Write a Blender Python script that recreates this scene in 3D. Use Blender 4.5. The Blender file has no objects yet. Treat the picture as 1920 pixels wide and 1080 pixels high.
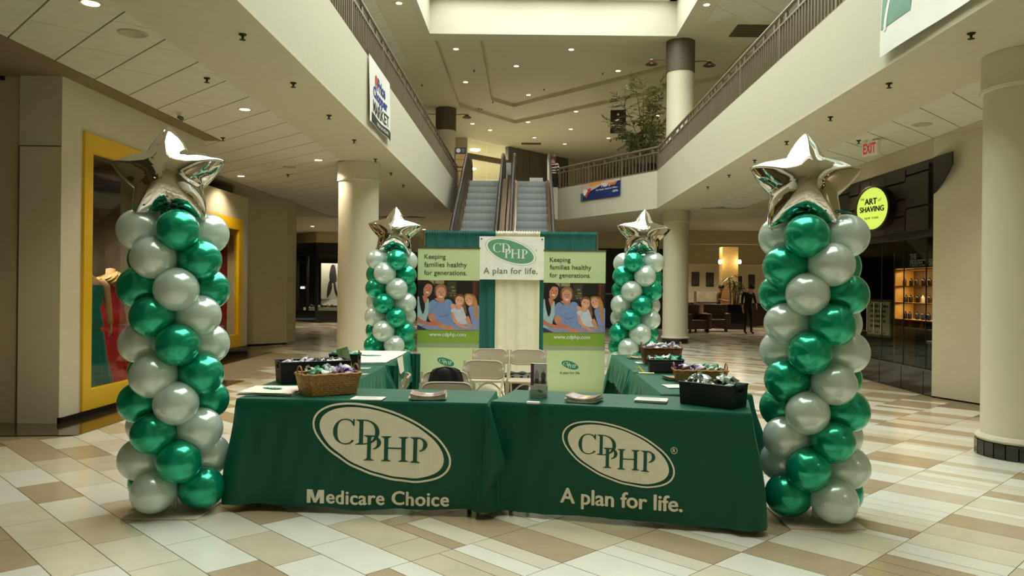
import bpy, bmesh, math, random
from mathutils import Vector, Matrix
from math import sin, cos, pi, sqrt, atan2, radians

random.seed(7)
SC = bpy.context.scene
COL = SC.collection

# ---------------------------------------------------------------- camera
F, CX, CY, CAMH = 1470.0, 990.0, 540.0, 1.5
ROLL = radians(0.6)
cam_d = bpy.data.cameras.new('camera')
cam_d.sensor_width = 36.0
cam_d.lens = F / 1920 * 36.0
cam_d.shift_x = -30 / 1920
cam_d.clip_end = 200
cam = bpy.data.objects.new('camera', cam_d)
COL.objects.link(cam)
cam.matrix_world = Matrix.Translation((0, 0, CAMH)) @ Matrix.Rotation(pi / 2, 4, 'X') @ Matrix.Rotation(ROLL, 4, 'Z')
SC.camera = cam

# ---------------------------------------------------------------- sky, exposure
SKY = 3.0
w = bpy.data.worlds.new('overcast_sky')
SC.world = w
w.use_nodes = True
bg = w.node_tree.nodes['Background']
bg.inputs['Color'].default_value = (0.965, 1.0, 0.935, 1)
bg.inputs['Strength'].default_value = SKY
SC.view_settings.view_transform = 'Standard'
SC.view_settings.look = 'None'
SC.view_settings.gamma = 1.0
SC.view_settings.use_curve_mapping = False
SC.view_settings.exposure = 0.93
try:
    SC.cycles.use_denoising = True
    SC.cycles.max_bounces = 10
    SC.cycles.diffuse_bounces = 6
    SC.cycles.glossy_bounces = 5
    SC.cycles.transparent_max_bounces = 12
    SC.cycles.sample_clamp_indirect = 6.0
    SC.cycles.caustics_reflective = False
    SC.cycles.caustics_refractive = False
except Exception:
    pass

# skylight opening over the court (x0, x1, y0, y1) and its portal to the sky
WX0, WX1, WY0, WY1 = -2.64, 3.80, 2.2, 20.4
pl = bpy.data.lights.new('skylight_portal', 'AREA')
pl.shape = 'RECTANGLE'
pl.size = WX1 - WX0
pl.size_y = WY1 - WY0
pl.cycles.is_portal = True
plo = bpy.data.objects.new('skylight_portal', pl)
COL.objects.link(plo)
plo.location = ((WX0 + WX1) / 2, (WY0 + WY1) / 2, 9.6)

# ---------------------------------------------------------------- pixel helpers (measuring the photograph)
def unroll(px, py):
    dx, dy = px - CX, py - CY
    c, s = cos(ROLL), sin(ROLL)
    return c * dx + s * dy, -s * dx + c * dy
def P(px, py, Y):
    u, v = unroll(px, py)
    return Vector((u / F * Y, Y, CAMH - v / F * Y))
def Pz(px, py, z):
    u, v = unroll(px, py)
    Y = (CAMH - z) * F / v
    return Vector((u / F * Y, Y, z))
def Px(px, py, X):
    u, v = unroll(px, py)
    Y = X * F / u
    return Vector((X, Y, CAMH - v / F * Y))

# ---------------------------------------------------------------- materials
def lin(c):
    c /= 255.0
    return c / 12.92 if c <= 0.04045 else ((c + 0.055) / 1.055) ** 2.4
def rgb(r, g, b):
    return (lin(r), lin(g), lin(b), 1)
MATS = {}
def pm(name, col, rough=0.6, metal=0.0, var=0.06, scale=8.0, bump=0.0, bscale=60.0, emit=0.0, coat=0.0, spec=0.5, sheen=0.0, trans=0.0, aniso=None):
    if name in MATS:
        return MATS[name]
    m = bpy.data.materials.new(name)
    m.use_nodes = True
    nt = m.node_tree
    b = nt.nodes['Principled BSDF']
    c = rgb(*col)
    b.inputs['Roughness'].default_value = rough
    b.inputs['Metallic'].default_value = metal
    b.inputs['Coat Weight'].default_value = coat
    b.inputs['Coat Roughness'].default_value = 0.08
    b.inputs['Specular IOR Level'].default_value = spec
    b.inputs['Sheen Weight'].default_value = sheen
    b.inputs['Sheen Tint'].default_value = tuple(min(1, x * 2.2 + .05) for x in c[:3]) + (1,)
    b.inputs['Base Color'].default_value = c
    tc = nt.nodes.new('ShaderNodeTexCoord')
    nz = nt.nodes.new('ShaderNodeTexNoise')
    nz.inputs['Scale'].default_value = scale
    nz.inputs['Detail'].default_value = 3
    mp = nt.nodes.new('ShaderNodeMapping')
    if aniso:
        mp.inputs['Scale'].default_value = aniso
    nt.links.new(tc.outputs['Object'], mp.inputs['Vector'])
    nt.links.new(mp.outputs['Vector'], nz.inputs['Vector'])
    if var > 0:
        cr = nt.nodes.new('ShaderNodeValToRGB')
        cr.color_ramp.elements[0].position = 0.3
        cr.color_ramp.elements[1].position = 0.7
        cr.color_ramp.elements[0].color = tuple(x * (1 - var) for x in c[:3]) + (1,)
        cr.color_ramp.elements[1].color = tuple(min(1, x * (1 + var)) for x in c[:3]) + (1,)
        nt.links.new(nz.outputs['Fac'], cr.inputs['Fac'])
        nt.links.new(cr.outputs['Color'], b.inputs['Base Color'])
    if bump > 0:
        n2 = nt.nodes.new('ShaderNodeTexNoise')
        n2.inputs['Scale'].default_value = bscale
        nt.links.new(mp.outputs['Vector'], n2.inputs['Vector'])
        bp = nt.nodes.new('ShaderNodeBump')
        bp.inputs['Strength'].default_value = bump
        bp.inputs['Distance'].default_value = 0.01
        nt.links.new(n2.outputs['Fac'], bp.inputs['Height'])
        nt.links.new(bp.outputs['Normal'], b.inputs['Normal'])
    if emit > 0:
        b.inputs['Emission Color'].default_value = c
        b.inputs['Emission Strength'].default_value = emit
    if trans > 0:
        out = nt.nodes['Material Output']
        tb = nt.nodes.new('ShaderNodeBsdfTranslucent')
        tb.inputs['Color'].default_value = c
        mx = nt.nodes.new('ShaderNodeMixShader')
        mx.inputs['Fac'].default_value = trans
        nt.links.new(b.outputs['BSDF'], mx.inputs[1])
        nt.links.new(tb.outputs['BSDF'], mx.inputs[2])
        nt.links.new(mx.outputs['Shader'], out.inputs['Surface'])
    MATS[name] = m
    return m
def glass(name, tint=(235, 240, 235), fac=0.06):
    if name in MATS:
        return MATS[name]
    m = bpy.data.materials.new(name)
    m.use_nodes = True
    nt = m.node_tree
    nt.nodes.remove(nt.nodes['Principled BSDF'])
    out = nt.nodes['Material Output']
    t = nt.nodes.new('ShaderNodeBsdfTransparent')
    t.inputs['Color'].default_value = rgb(*tint)
    g = nt.nodes.new('ShaderNodeBsdfGlossy')
    g.inputs['Roughness'].default_value = 0.02
    ge = nt.nodes.new('ShaderNodeNewGeometry')
    dt = nt.nodes.new('ShaderNodeVectorMath')
    dt.operation = 'DOT_PRODUCT'
    nt.links.new(ge.outputs['Normal'], dt.inputs[0])
    nt.links.new(ge.outputs['Incoming'], dt.inputs[1])
    last = dt.outputs['Value']
    for op, val, rev in (('ABSOLUTE', None, 0), ('SUBTRACT', 1.0, 1), ('POWER', 5.0, 0), ('MULTIPLY', 0.9, 0)):
        nd = nt.nodes.new('ShaderNodeMath')
        nd.operation = op
        if rev:
            nd.inputs[0].default_value = val
            nt.links.new(last, nd.inputs[1])
        else:
            nt.links.new(last, nd.inputs[0])
            if val is not None:
                nd.inputs[1].default_value = val
        last = nd.outputs[0]
    ad = nt.nodes.new('ShaderNodeMath')
    ad.operation = 'ADD'
    ad.use_clamp = True
    ad.inputs[1].default_value = fac
    nt.links.new(last, ad.inputs[0])
    mx = nt.nodes.new('ShaderNodeMixShader')
    nt.links.new(ad.outputs[0], mx.inputs['Fac'])
    nt.links.new(t.outputs['BSDF'], mx.inputs[1])
    nt.links.new(g.outputs['BSDF'], mx.inputs[2])
    nt.links.new(mx.outputs['Shader'], out.inputs['Surface'])
    MATS[name] = m
    return m

paint = pm('beige_wall_paint', (206, 200, 174), 0.75, var=0.02, bump=0.05, bscale=120)
paint2 = pm('tan_wall_paint', (188, 178, 148), 0.75, var=0.03, bump=0.05, bscale=120)
white_paint = pm('white_ceiling_paint', (222, 219, 204), 0.8, var=0.02)
panel_m = pm('ceiling_panel_paint', (214, 211, 196), 0.8, var=0.03, bump=0.08, bscale=200)
dark_gap = pm('dark_joint', (70, 64, 48), 0.9)
fascia_m = pm('cream_fascia_paint', (200, 196, 176), 0.7, var=0.015)
brown_m = pm('brown_band_paint', (92, 80, 66), 0.6)
rail_m = pm('taupe_rail_paint', (112, 100, 80), 0.4, spec=0.5)
chrome = pm('polished_steel', (200, 196, 185), 0.2, metal=1.0, var=0.02)
steel = pm('brushed_steel', (150, 142, 126), 0.34, metal=1.0, var=0.08, aniso=(40, 1, 1))
bronze = pm('bronze_balustrade_metal', (112, 98, 80), 0.4, metal=.9, var=0.08, aniso=(30, 1, 1))
black_rubber = pm('black_rubber', (26, 24, 22), 0.4)
black_m = pm('matt_black', (14, 13, 13), 0.5, var=0.1)
black_gloss = pm('black_polished_stone', (16, 13, 12), 0.12, var=0.3, coat=0.5)
yellow = pm('yellow_frame_paint', (222, 176, 12), 0.4, var=0.03)
stone_dark = pm('dark_brown_stone', (62, 50, 34), 0.12, var=0.2, scale=14, coat=0.4)
white_m = pm('white_plastic', (236, 234, 226), 0.5, var=0.02)
lampglow = pm('lamp_glow', (255, 238, 200), 0.5, emit=9, var=0)
trim_ring = pm('lamp_trim_ring', (206, 190, 150), 0.4)
copper = pm('copper_reflector', (190, 120, 70), 0.3, metal=0.8)
pane = glass('clear_glass')
pane_shop = glass('shop_glass', (228, 230, 222), 0.015)

# ---------------------------------------------------------------- mesh builder
class MB:
    def __init__(s):
        s.v, s.f, s.m, s.mats = [], [], [], []
    def mi(s, mat):
        if mat is None:
            return 0
        if mat not in s.mats:
            s.mats.append(mat)
        return s.mats.index(mat)
    def add(s, verts, faces, mat=None):
        o, k = len(s.v), s.mi(mat)
        s.v += [tuple(v) for v in verts]
        for f in faces:
            s.f.append([i + o for i in f])
            s.m.append(k)
        return s
    def box(s, x0, x1, y0, y1, z0, z1, mat=None, M=None):
        vs = [Vector((x, y, z)) for z in (z0, z1) for y in (y0, y1) for x in (x0, x1)]
        if M is not None:
            vs = [M @ v for v in vs]
        return s.add(vs, [(0, 2, 3, 1), (4, 5, 7, 6), (0, 1, 5, 4), (2, 6, 7, 3), (0, 4, 6, 2), (1, 3, 7, 5)], mat)
    def tube(s, pts, r, n=8, mat=None, closed=False, cap=True):
        pts = [Vector(p) for p in pts]
        N = len(pts)
        rs = r if isinstance(r, (list, tuple)) else [r] * N
        rings, ref = [], None
        for i, p in enumerate(pts):
            a = pts[i - 1] if (i > 0 or closed) else pts[i]
            b = pts[(i + 1) % N] if (i < N - 1 or closed) else pts[i]
            t = (b - a)
            t = t.normalized() if t.length > 1e-9 else Vector((0, 0, 1))
            if ref is None:
                ref = Vector((0, 0, 1)) if abs(t.z) < 0.9 else Vector((1, 0, 0))
            u = ref - t * ref.dot(t)
            if u.length < 1e-6:
                u = t.orthogonal()
            u.normalize()
            ref = u
            w_ = t.cross(u)
            rings.append([p + (u * cos(2 * pi * k / n) + w_ * sin(2 * pi * k / n)) * rs[i] for k in range(n)])
        vs = [q for ring in rings for q in ring]
        fs = []
        M = N if closed else N - 1
        for i in range(M):
            j = (i + 1) % N
            for k in range(n):
                fs.append((i * n + k, i * n + (k + 1) % n, j * n + (k + 1) % n, j * n + k))
        if cap and not closed:
            fs.append(tuple(range(n))[::-1])
            fs.append(tuple((N - 1) * n + k for k in range(n)))
        return s.add(vs, fs, mat)
    def lathe(s, prof, n=24, mat=None, c=(0, 0, 0), sx=1.0, sy=1.0, M=None):
        vs, fs = [], []
        for r, z in prof:
            for k in range(n):
                v = Vector((c[0] + r * sx * cos(2 * pi * k / n), c[1] + r * sy * sin(2 * pi * k / n), c[2] + z))
                vs.append(M @ v if M is not None else v)
        for i in range(len(prof) - 1):
            for k in range(n):
                fs.append((i * n + k, i * n + (k + 1) % n, (i + 1) * n + (k + 1) % n, (i + 1) * n + k))
        if prof[0][0] > 1e-4:
            fs.append(tuple(range(n))[::-1])
        if prof[-1][0] > 1e-4:
            fs.append(tuple((len(prof) - 1) * n + k for k in range(n)))
        return s.add(vs, fs, mat)
    def prism(s, poly, z0, z1, mat=None, M=None):
        n = len(poly)
        vs = [Vector((x, y, z0)) for x, y in poly] + [Vector((x, y, z1)) for x, y in poly]
        if M is not None:
            vs = [M @ v for v in vs]
        fs = [tuple(range(n))[::-1], tuple(range(n, 2 * n))] + [(i, (i + 1) % n, n + (i + 1) % n, n + i) for i in range(n)]
        return s.add(vs, fs, mat)
    def grid(s, fn, nu, nv, mat=None, closed_u=False):
        vs = [fn(i / nu, j / nv) for j in range(nv + 1) for i in range(nu if closed_u else nu + 1)]
        W = nu if closed_u else nu + 1
        fs = []
        for j in range(nv):
            for i in range(nu):
                i2 = (i + 1) % W if closed_u else i + 1
                fs.append((j * W + i, j * W + i2, (j + 1) * W + i2, (j + 1) * W + i))
        return s.add(vs, fs, mat)
    def sphere(s, c, r, mat=None, n=12, m=8, M=None):
        rr = r if isinstance(r, (tuple, list)) else (r, r, r)
        prof = [(max(1e-5, sin(pi * j / m)), -cos(pi * j / m)) for j in range(m + 1)]
        T = Matrix.Translation(c) @ (M if M is not None else Matrix.Identity(4)) @ Matrix.Diagonal((rr[0], rr[1], rr[2], 1))
        return s.lathe(prof, n, mat, M=T)
    def xf(s, M):
        s.v = [tuple(M @ Vector(v)) for v in s.v]
        return s
    def mesh(s, name, mat=None, smooth=False, recalc=True, bevel=0.0):
        me = bpy.data.meshes.new(name)
        me.from_pydata(s.v, [], s.f)
        mats = list(s.mats)
        if not mats:
            mats = [mat] if not isinstance(mat, (list, tuple)) else list(mat)
        for m in mats:
            me.materials.append(m)
        me.polygons.foreach_set('material_index', s.m)
        if recalc or bevel:
            bm = bmesh.new()
            bm.from_mesh(me)
            if recalc:
                bmesh.ops.recalc_face_normals(bm, faces=bm.faces)
            if bevel:
                bmesh.ops.bevel(bm, geom=list(bm.edges), offset=bevel, segments=2, affect='EDGES', profile=0.7)
            bm.to_mesh(me)
            bm.free()
        if smooth:
            me.polygons.foreach_set('use_smooth', [True] * len(me.polygons))
            if smooth != 'all':
                try:
                    me.set_sharp_from_angle(angle=radians(40))
                except Exception:
                    pass
        me.update()
        return me
    def build(s, name, mat=None, parent=None, smooth=False, recalc=True, bevel=0.0):
        o = bpy.data.objects.new(name, s.mesh(name, mat, smooth, recalc, bevel))
        COL.objects.link(o)
        if parent is not None:
            o.parent = parent
        return o

def tag(o, label=None, cat=None, group=None, kind=None):
    if label: o['label'] = label
    if cat: o['category'] = cat
    if group: o['group'] = group
    if kind: o['kind'] = kind
    return o
def thing(name, label, cat, loc=(0, 0, 0), rz=0.0, group=None):
    o = bpy.data.objects.new(name, None)
    o.empty_display_size = 0.1
    COL.objects.link(o)
    o.location = loc
    o.rotation_euler = (0, 0, rz)
    return tag(o, label, cat, group)
def struct(name, mb, mat, label=None, cat=None, smooth=False, bevel=0.0):
    o = mb.build(name, mat, None, smooth, bevel=bevel)
    return tag(o, label, cat, kind='structure')
def link_part(name, me, parent, loc=(0, 0, 0), rot=None):
    o = bpy.data.objects.new(name, me)
    COL.objects.link(o)
    o.parent = parent
    o.location = loc
    if rot is not None:
        o.rotation_euler = rot
    return o
def dup(root, loc=None, rz=None, label=None, group=None):
    kids = {}
    for o in COL.objects:
        if o.parent is not None:
            kids.setdefault(o.parent.name, []).append(o)
    def cp(o, par):
        c = o.copy()
        COL.objects.link(c)
        if par is not None:
            c.parent = par
        for k in kids.get(o.name, []):
            cp(k, c)
        return c
    r = cp(root, None)
    if loc is not None: r.location = loc
    if rz is not None: r.rotation_euler = (0, 0, rz)
    if label: r['label'] = label
    if group: r['group'] = group
    return r

ORD = 'first second third fourth fifth sixth seventh eighth ninth tenth eleventh twelfth thirteenth fourteenth fifteenth sixteenth seventeenth eighteenth nineteenth twentieth'.split()
def RZ(a): return Matrix.Rotation(a, 4, 'Z')
def T(x, y, z): return Matrix.Translation((x, y, z))

# ---------------------------------------------------------------- lettering and flat print (2-D meshes in x, y)
def text2d(s, size, offset=0.0, shear=0.0, spacing=1.0, align='CENTER', bold=0.0):
    cu = bpy.data.curves.new('lettering', 'FONT')
    cu.body = s
    cu.size = size
    cu.offset = offset
    cu.shear = shear
    cu.space_character = spacing
    cu.align_x = align
    cu.align_y = 'CENTER'
    cu.resolution_u = 4
    o = bpy.data.objects.new('lettering', cu)
    COL.objects.link(o)
    bpy.context.view_layer.update()
    dg = bpy.context.evaluated_depsgraph_get()
    me = o.evaluated_get(dg).to_mesh()
    mb = MB()
    mb.add([v.co.copy() for v in me.vertices], [tuple(p.vertices) for p in me.polygons])
    o.evaluated_get(dg).to_mesh_clear()
    bpy.data.objects.remove(o)
    bpy.data.curves.remove(cu)
    if bold:
        base_v, base_f = list(mb.v), list(mb.f)
        for q, (dx, dy) in enumerate(((-bold, 0), (bold, 0), (-bold * .5, 0), (bold * .5, 0), (0, bold * .5), (0, -bold * .5))):
            mb.add([(v[0] + dx, v[1] + dy, v[2] + .0004 * (q + 1)) for v in base_v], base_f)
    return mb
def fit2d(mb, cx, cy, w=None, h=None, rot=0.0):
    xs = [v[0] for v in mb.v]; ys = [v[1] for v in mb.v]
    W = max(xs) - min(xs); H = max(ys) - min(ys)
    mx, my = (max(xs) + min(xs)) / 2, (max(ys) + min(ys)) / 2
    sx = w / W if w else (h / H)
    sy = h / H if h else sx
    c, s_ = cos(rot), sin(rot)
    out = []
    for x, y, z in mb.v:
        a, b = (x - mx) * sx, (y - my) * sy
        out.append((cx + c * a - s_ * b, cy + s_ * a + c * b, z))
    mb.v = out
    return mb
def ellipse2d(cx, cy, a, b, tilt=0.0, n=64):
    c, s_ = cos(tilt), sin(tilt)
    return [(cx + a * cos(t) * c - b * sin(t) * s_, cy + a * cos(t) * s_ + b * sin(t) * c) for t in [2 * pi * k / n for k in range(n)]]
def poly2d(mb, pts, z, mat):
    return mb.add([(x, y, z) for x, y in pts], [tuple(range(len(pts)))], mat)
def ring2d(mb, outer, inner, z, mat):
    n = len(outer)
    return mb.add([(x, y, z) for x, y in outer] + [(x, y, z) for x, y in inner], [(i, (i + 1) % n, n + (i + 1) % n, n + i) for i in range(n)], mat)
def blob(pts, n=6):
    out, N = [], len(pts)
    for i in range(N):
        p0, p1, p2, p3 = pts[i - 1], pts[i], pts[(i + 1) % N], pts[(i + 2) % N]
        for k in range(n):
            t = k / n
            f = lambda a, b, c, d: 0.5 * (2 * b + (c - a) * t + (2 * a - 5 * b + 4 * c - d) * t * t + (3 * b - a - 3 * c + d) * t ** 3)
            out.append((f(p0[0], p1[0], p2[0], p3[0]), f(p0[1], p1[1], p2[1], p3[1])))
    return out
def merge2d(dst, src, z, mat, dx=0.0, dy=0.0, s=1.0):
    return dst.add([(x * s + dx, y * s + dy, z + _) for x, y, _ in src.v], src.f, mat)
def strip2d(mb, a, b, z, mat):
    n = len(a)
    return mb.add([(x, y, z) for x, y in a] + [(x, y, z) for x, y in b], [(i, i + 1, n + i + 1, n + i) for i in range(n - 1)], mat)

# the oval emblem with its five interlocking serif letters; unit = half the long axis of the outer oval
def emblem(mb, m_ring, m_gap, m_in, m_let, z=0.0, dz=0.001, inverted=False, simple=False):
    k = 1 / 491.0
    tl = radians(-18)
    o1, o2 = ellipse2d(0, 0, 1.0, 222 * k, tl), ellipse2d(0, 0, 477 * k, 208 * k, tl)
    i1 = ellipse2d(0, 0, 441 * k, 196 * k, tl)
    if inverted:
        o2 = ellipse2d(0, 0, 484 * k, 217 * k, tl)
        i1 = ellipse2d(0, 0, 446 * k, 192 * k, tl)
    if m_ring is not None:
        ring2d(mb, o1, o2, z, m_ring)
    if m_gap is not None:
        ring2d(mb, o2, i1, z, m_gap)
    poly2d(mb, i1, z, m_in)
    zl = z + dz
    lay = [0]
    def X(x): return (x - 1150) * k
    def Y(y): return (355 - y) * k
    def quad(x0, y0, x1, y1, x2, y2, x3, y3):
        lay[0] += 1
        q = zl + lay[0] * dz * .04
        mb.add([(X(x0), Y(y0), q), (X(x1), Y(y1), q), (X(x2), Y(y2), q), (X(x3), Y(y3), q)], [(0, 1, 2, 3)], m_let)
    def stem(xc, y0, y1, w_=27, sl=24, sr=24):
        quad(xc - w_ / 2, y0, xc + w_ / 2, y0, xc + w_ / 2, y1, xc - w_ / 2, y1)
        for yy, d in ((y0, 1), (y1, -1)):
            quad(xc - w_ / 2 - sl, yy, xc + w_ / 2 + sr, yy, xc + w_ / 2 + sr, yy + 5 * d, xc - w_ / 2 - sl, yy + 5 * d)
            quad(xc - w_ / 2 - sl * 0.7, yy + 5 * d, xc + w_ / 2 + sr * 0.7, yy + 5 * d, xc + w_ / 2, yy + 14 * d, xc - w_ / 2, yy + 14 * d)
    def bowl(x0, yc, rx, ry, thick, a0=90, a1=-90, thin=8, pw=1.0):
        A, B = [], []
        n = 20
        for i in range(n + 1):
            t = radians(a0 + (a1 - a0) * i / n)
            th = thin + thick * abs(cos(t)) ** pw
            A.append((X(x0 + rx * cos(t)), Y(yc - ry * sin(t))))
            B.append((X(x0 + (rx - th) * cos(t)), Y(yc - (ry - thin) * sin(t))))
        lay[0] += 1
        strip2d(mb, A, B, zl + lay[0] * dz * .04, m_let)
    # C
    bowl(905, 288, 85, 86, 22, 42, 318, 8, 1.4)
    quad(955, 205, 967, 205, 967, 250, 961, 250)
    quad(948, 232, 967, 225, 967, 250, 961, 250)
    # D
    stem(1013, 206, 372, 27, 24, 0)
    bowl(1026, 289, 111, 83, 22)
    # P
    stem(1068, 310, 475, 27, 22, 22)
    bowl(1080, 357, 70, 47, 20, 92, -75)
    # H
    stem(1183, 314, 479, 27, 20, 20)
    stem(1300, 316, 481, 27, 20, 20)
    quad(1190, 388, 1295, 388, 1295, 397, 1190, 397)
    # P
    stem(1380, 317, 484, 27, 22, 22)
    bowl(1392, 364, 70, 48, 20, 92, -75)
    return mb
# ================================================================ FLOOR
tile_cols = [pm('tan_floor_tile', (182, 164, 132), 0.22, var=0.05, scale=5, coat=0.15),
             pm('cream_floor_tile', (221, 215, 194), 0.22, var=0.04, scale=5, coat=0.15),
             pm('sand_floor_tile', (208, 198, 172), 0.22, var=0.04, scale=5, coat=0.15),
             pm('pale_floor_tile', (232, 231, 218), 0.22, var=0.03, scale=5, coat=0.15)]
grout = pm('grout', (128, 116, 90), 0.7)
mb = MB()
mb.box(-12, 12, -6, 48, -0.2, -0.004, grout)
floor = struct('floor', mb, grout, 'mall floor of cream and tan tiles laid on the diagonal', 'floor')
R2 = sqrt(2)
def uv2xy(u, v):
    return ((u + v) / R2, (u - v) / R2)
tiles = []
rt = random.Random(11)
CW, TL = 0.2925, 0.585
u0, v0 = 1.124, -3.47
def pick(r):
    q = r.random()
    return 0 if q < 0.27 else 1 if q < 0.55 else 2 if q < 0.68 else 3
for i in range(-40, 140):
    ua = u0 + CW * i
    stag = rt.choice([0.0, 0.29, 0.15, 0.44])
    pts = []
    for j in range(-100, 100):
        v = v0 + TL * j
        x, y = uv2xy(ua, v)
        if not (-9.5 < x < 12 and -6 < y < 47):
            continue
        pts.append(v if x > -0.9 else v + stag)
    pts.sort()
    for a, b in zip(pts[:-1], pts[1:]):
        if b - a < 0.12:
            continue
        x, y = uv2xy(ua + CW / 2, (a + b) / 2)
        q = rt.random()
        if x > -0.9 and q < 0.45:
            f = rt.choice([0.5, 0.5, 0.35, 0.65])
            tiles.append((ua, ua + CW * f, a, b, pick(rt)))
            tiles.append((ua + CW * f, ua + CW, a, b, pick(rt)))
        else:
            tiles.append((ua, ua + CW, a, b, pick(rt)))
near, far_t = [], []
for t in tiles:
    x, y = uv2xy((t[0] + t[1]) / 2, (t[2] + t[3]) / 2)
    if (x < -4.75 and y < 17.5) or (x < -5.9 and y < 19.6) or (x > 5.6 and y < 17.6):
        continue
    vis = y > 3.8 and abs(x - 0.02 * y) < 0.70 * y + 0.5
    (near if vis and y < 9.5 else far_t).append((y, t))
near.sort(key=lambda q: q[0])
far_t += near[290:]
near = near[:290]
G = 0.0025
def tile_box(mb, t, mat, cx=0, cy=0):
    a, b, c, d = t[0] + G, t[1] - G, t[2] + G, t[3] - G
    q = [uv2xy(a, c), uv2xy(b, c), uv2xy(b, d), uv2xy(a, d)]
    q = [(x - cx, y - cy) for x, y in q]
    mb.add([(x, y, -0.004) for x, y in q] + [(x, y, 0.0) for x, y in q],
           [(4, 5, 6, 7), (0, 1, 5, 4), (1, 2, 6, 5), (2, 3, 7, 6), (3, 0, 4, 7)], mat)
tile_me = {}
for _, t in near:
    wu, wv = round(t[1] - t[0], 3), round(t[3] - t[2], 3)
    key = (wu, wv, t[4])
    if key not in tile_me:
        m_ = MB()
        tile_box(m_, (-wu / 2, wu / 2, -wv / 2, wv / 2), tile_cols[t[4]])
        tile_me[key] = m_.mesh('floor_tile', tile_cols[t[4]])
    x, y = uv2xy((t[0] + t[1]) / 2, (t[2] + t[3]) / 2)
    link_part('tile', tile_me[key], floor, (x, y, 0))
mb = MB()
for _, t in far_t:
    tile_box(mb, t, tile_cols[t[4]])
o = mb.build('tile_field', None, floor)
o['kind'] = 'stuff'

# polished border strip along the left shop
mb = MB()
mb.prism([(-5.9, 7.55), (-4.42, 7.72), (-4.42, 12.3), (-5.7, 12.3), (-5.7, 17.6), (-6.4, 17.6), (-6.4, 8)], 0.0, 0.006, stone_dark)
struct('trim_1', mb, stone_dark, 'dark polished stone border strip on the floor along the yellow-framed shop', 'trim')

# ================================================================ BALCONY SLABS
ZS, ZT = 3.70, 4.72
XL, XR = -2.27, 3.48
mb = MB()
mb.box(-12, XL, -6, 25.0, ZS + 0.05, ZT, fascia_m)
mb.box(-3.28, XL, -6, 25.0, ZS, ZS + 0.05, paint)
mb.box(-4.72, -3.28, -6, 25.0, ZS + .045, ZS + 0.05, dark_gap)
mb.box(-12, -6.3, 12.0, 25.0, ZS, ZS + 0.05, paint2)
mb.box(-6.3, -3.28, 12.0, 25.0, ZS + .044, ZS + 0.05, dark_gap)
mb.box(-12, -4.72, -6, 12.0, ZS, ZS + 0.05, pm('soffit_painted_shade', (128, 112, 82), .75))  # soffit strip coloured darker, with the shade above the shop wall painted in
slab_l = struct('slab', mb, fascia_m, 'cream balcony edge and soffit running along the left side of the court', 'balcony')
mb = MB()
mb.box(XR, 12, -6, 21.3, ZS + 0.05, ZT, fascia_m)
mb.box(XR, 4.65, -6, 21.3, ZS, ZS + 0.05, paint)
mb.box(4.65, 5.78, -6, 21.3, ZS + .045, ZS + 0.05, dark_gap)
mb.box(5.78, 12, -6, 21.3, ZS - 0.0, ZS + 0.05, paint2)
slab_r = struct('slab', mb, fascia_m, 'cream balcony edge and soffit running along the right side of the court', 'balcony')
mb = MB()
mb.prism([(XR, 21.3), (0.92, 25.4), (0.92, 25.0), (-12, 25.0), (-12, 48), (12, 48), (12, 21.3)], ZS, ZT, fascia_m)
slab_f = struct('slab', mb, fascia_m, 'cream balcony floor at the far end of the court with a slanted edge', 'balcony')

# ceiling panels under the balconies
def clip_x(poly, xa, xb):
    for lim, sg in ((xa, 1), (xb, -1)):
        out = []
        for p, q in zip(poly, poly[1:] + poly[:1]):
            a_, b_ = (p[0] - lim) * sg, (q[0] - lim) * sg
            if a_ >= 0:
                out.append(p)
            if a_ * b_ < 0:
                f = a_ / (a_ - b_)
                out.append((p[0] + (q[0] - p[0]) * f, p[1] + (q[1] - p[1]) * f))
        poly = out
        if len(poly) < 3:
            return []
    return poly
def ceil_panels(parent, xs, ya, yb, step, z0, z1, mat, c0=3.07, mir=1, ln=1.02):
    """ceiling panels laid at 45 degrees: seams run along x*mir + y = c0 + k*step"""
    xa, xb = xs[0], xs[-1]
    g = .008
    w_ = step / R2
    for k in range(int((ya - 3 - c0 + min(xa * mir, xb * mir)) / step) - 4, int((yb - c0 + 12) / step) + 4):
        for q in range(-24, 44):
            u0_, u1_ = (c0 + k * step) / R2 + g, (c0 + k * step) / R2 + w_ - g
            s0, s1 = q * ln + .004 + .5 * ln * (k % 2), (q + 1) * ln - .004 + .5 * ln * (k % 2)
            pl_ = []
            for u, s in ((u0_, s0), (u1_, s0), (u1_, s1), (u0_, s1)):
                x, y = (u + s) / R2 * mir, (u - s) / R2
                pl_.append((x, y))
            cy = sum(p[1] for p in pl_) / 4
            if not ya < cy < yb:
                continue
            pl_ = clip_x(pl_, xa, xb)
            if len(pl_) < 3:
                continue
            ar = abs(sum(p[0] * r_[1] - r_[0] * p[1] for p, r_ in zip(pl_, pl_[1:] + pl_[:1]))) / 2
            if ar < .004:
                continue
            MB().prism(pl_, z0, z1, mat).build('panel', mat, parent)
ceil_panels(slab_l, [-6.28, -4.72], 11.4, 24.6, 0.71, ZS + 0.012, ZS + 0.05, panel_m)
ceil_panels(slab_l, [-4.72, -3.28], 4.6, 24.6, 0.71, ZS + 0.012, ZS + 0.05, panel_m)
ceil_panels(slab_r, [4.65, 5.78], 5.4, 20.9, 0.73, ZS + 0.012, ZS + 0.05, panel_m, 4.0, -1)

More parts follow.
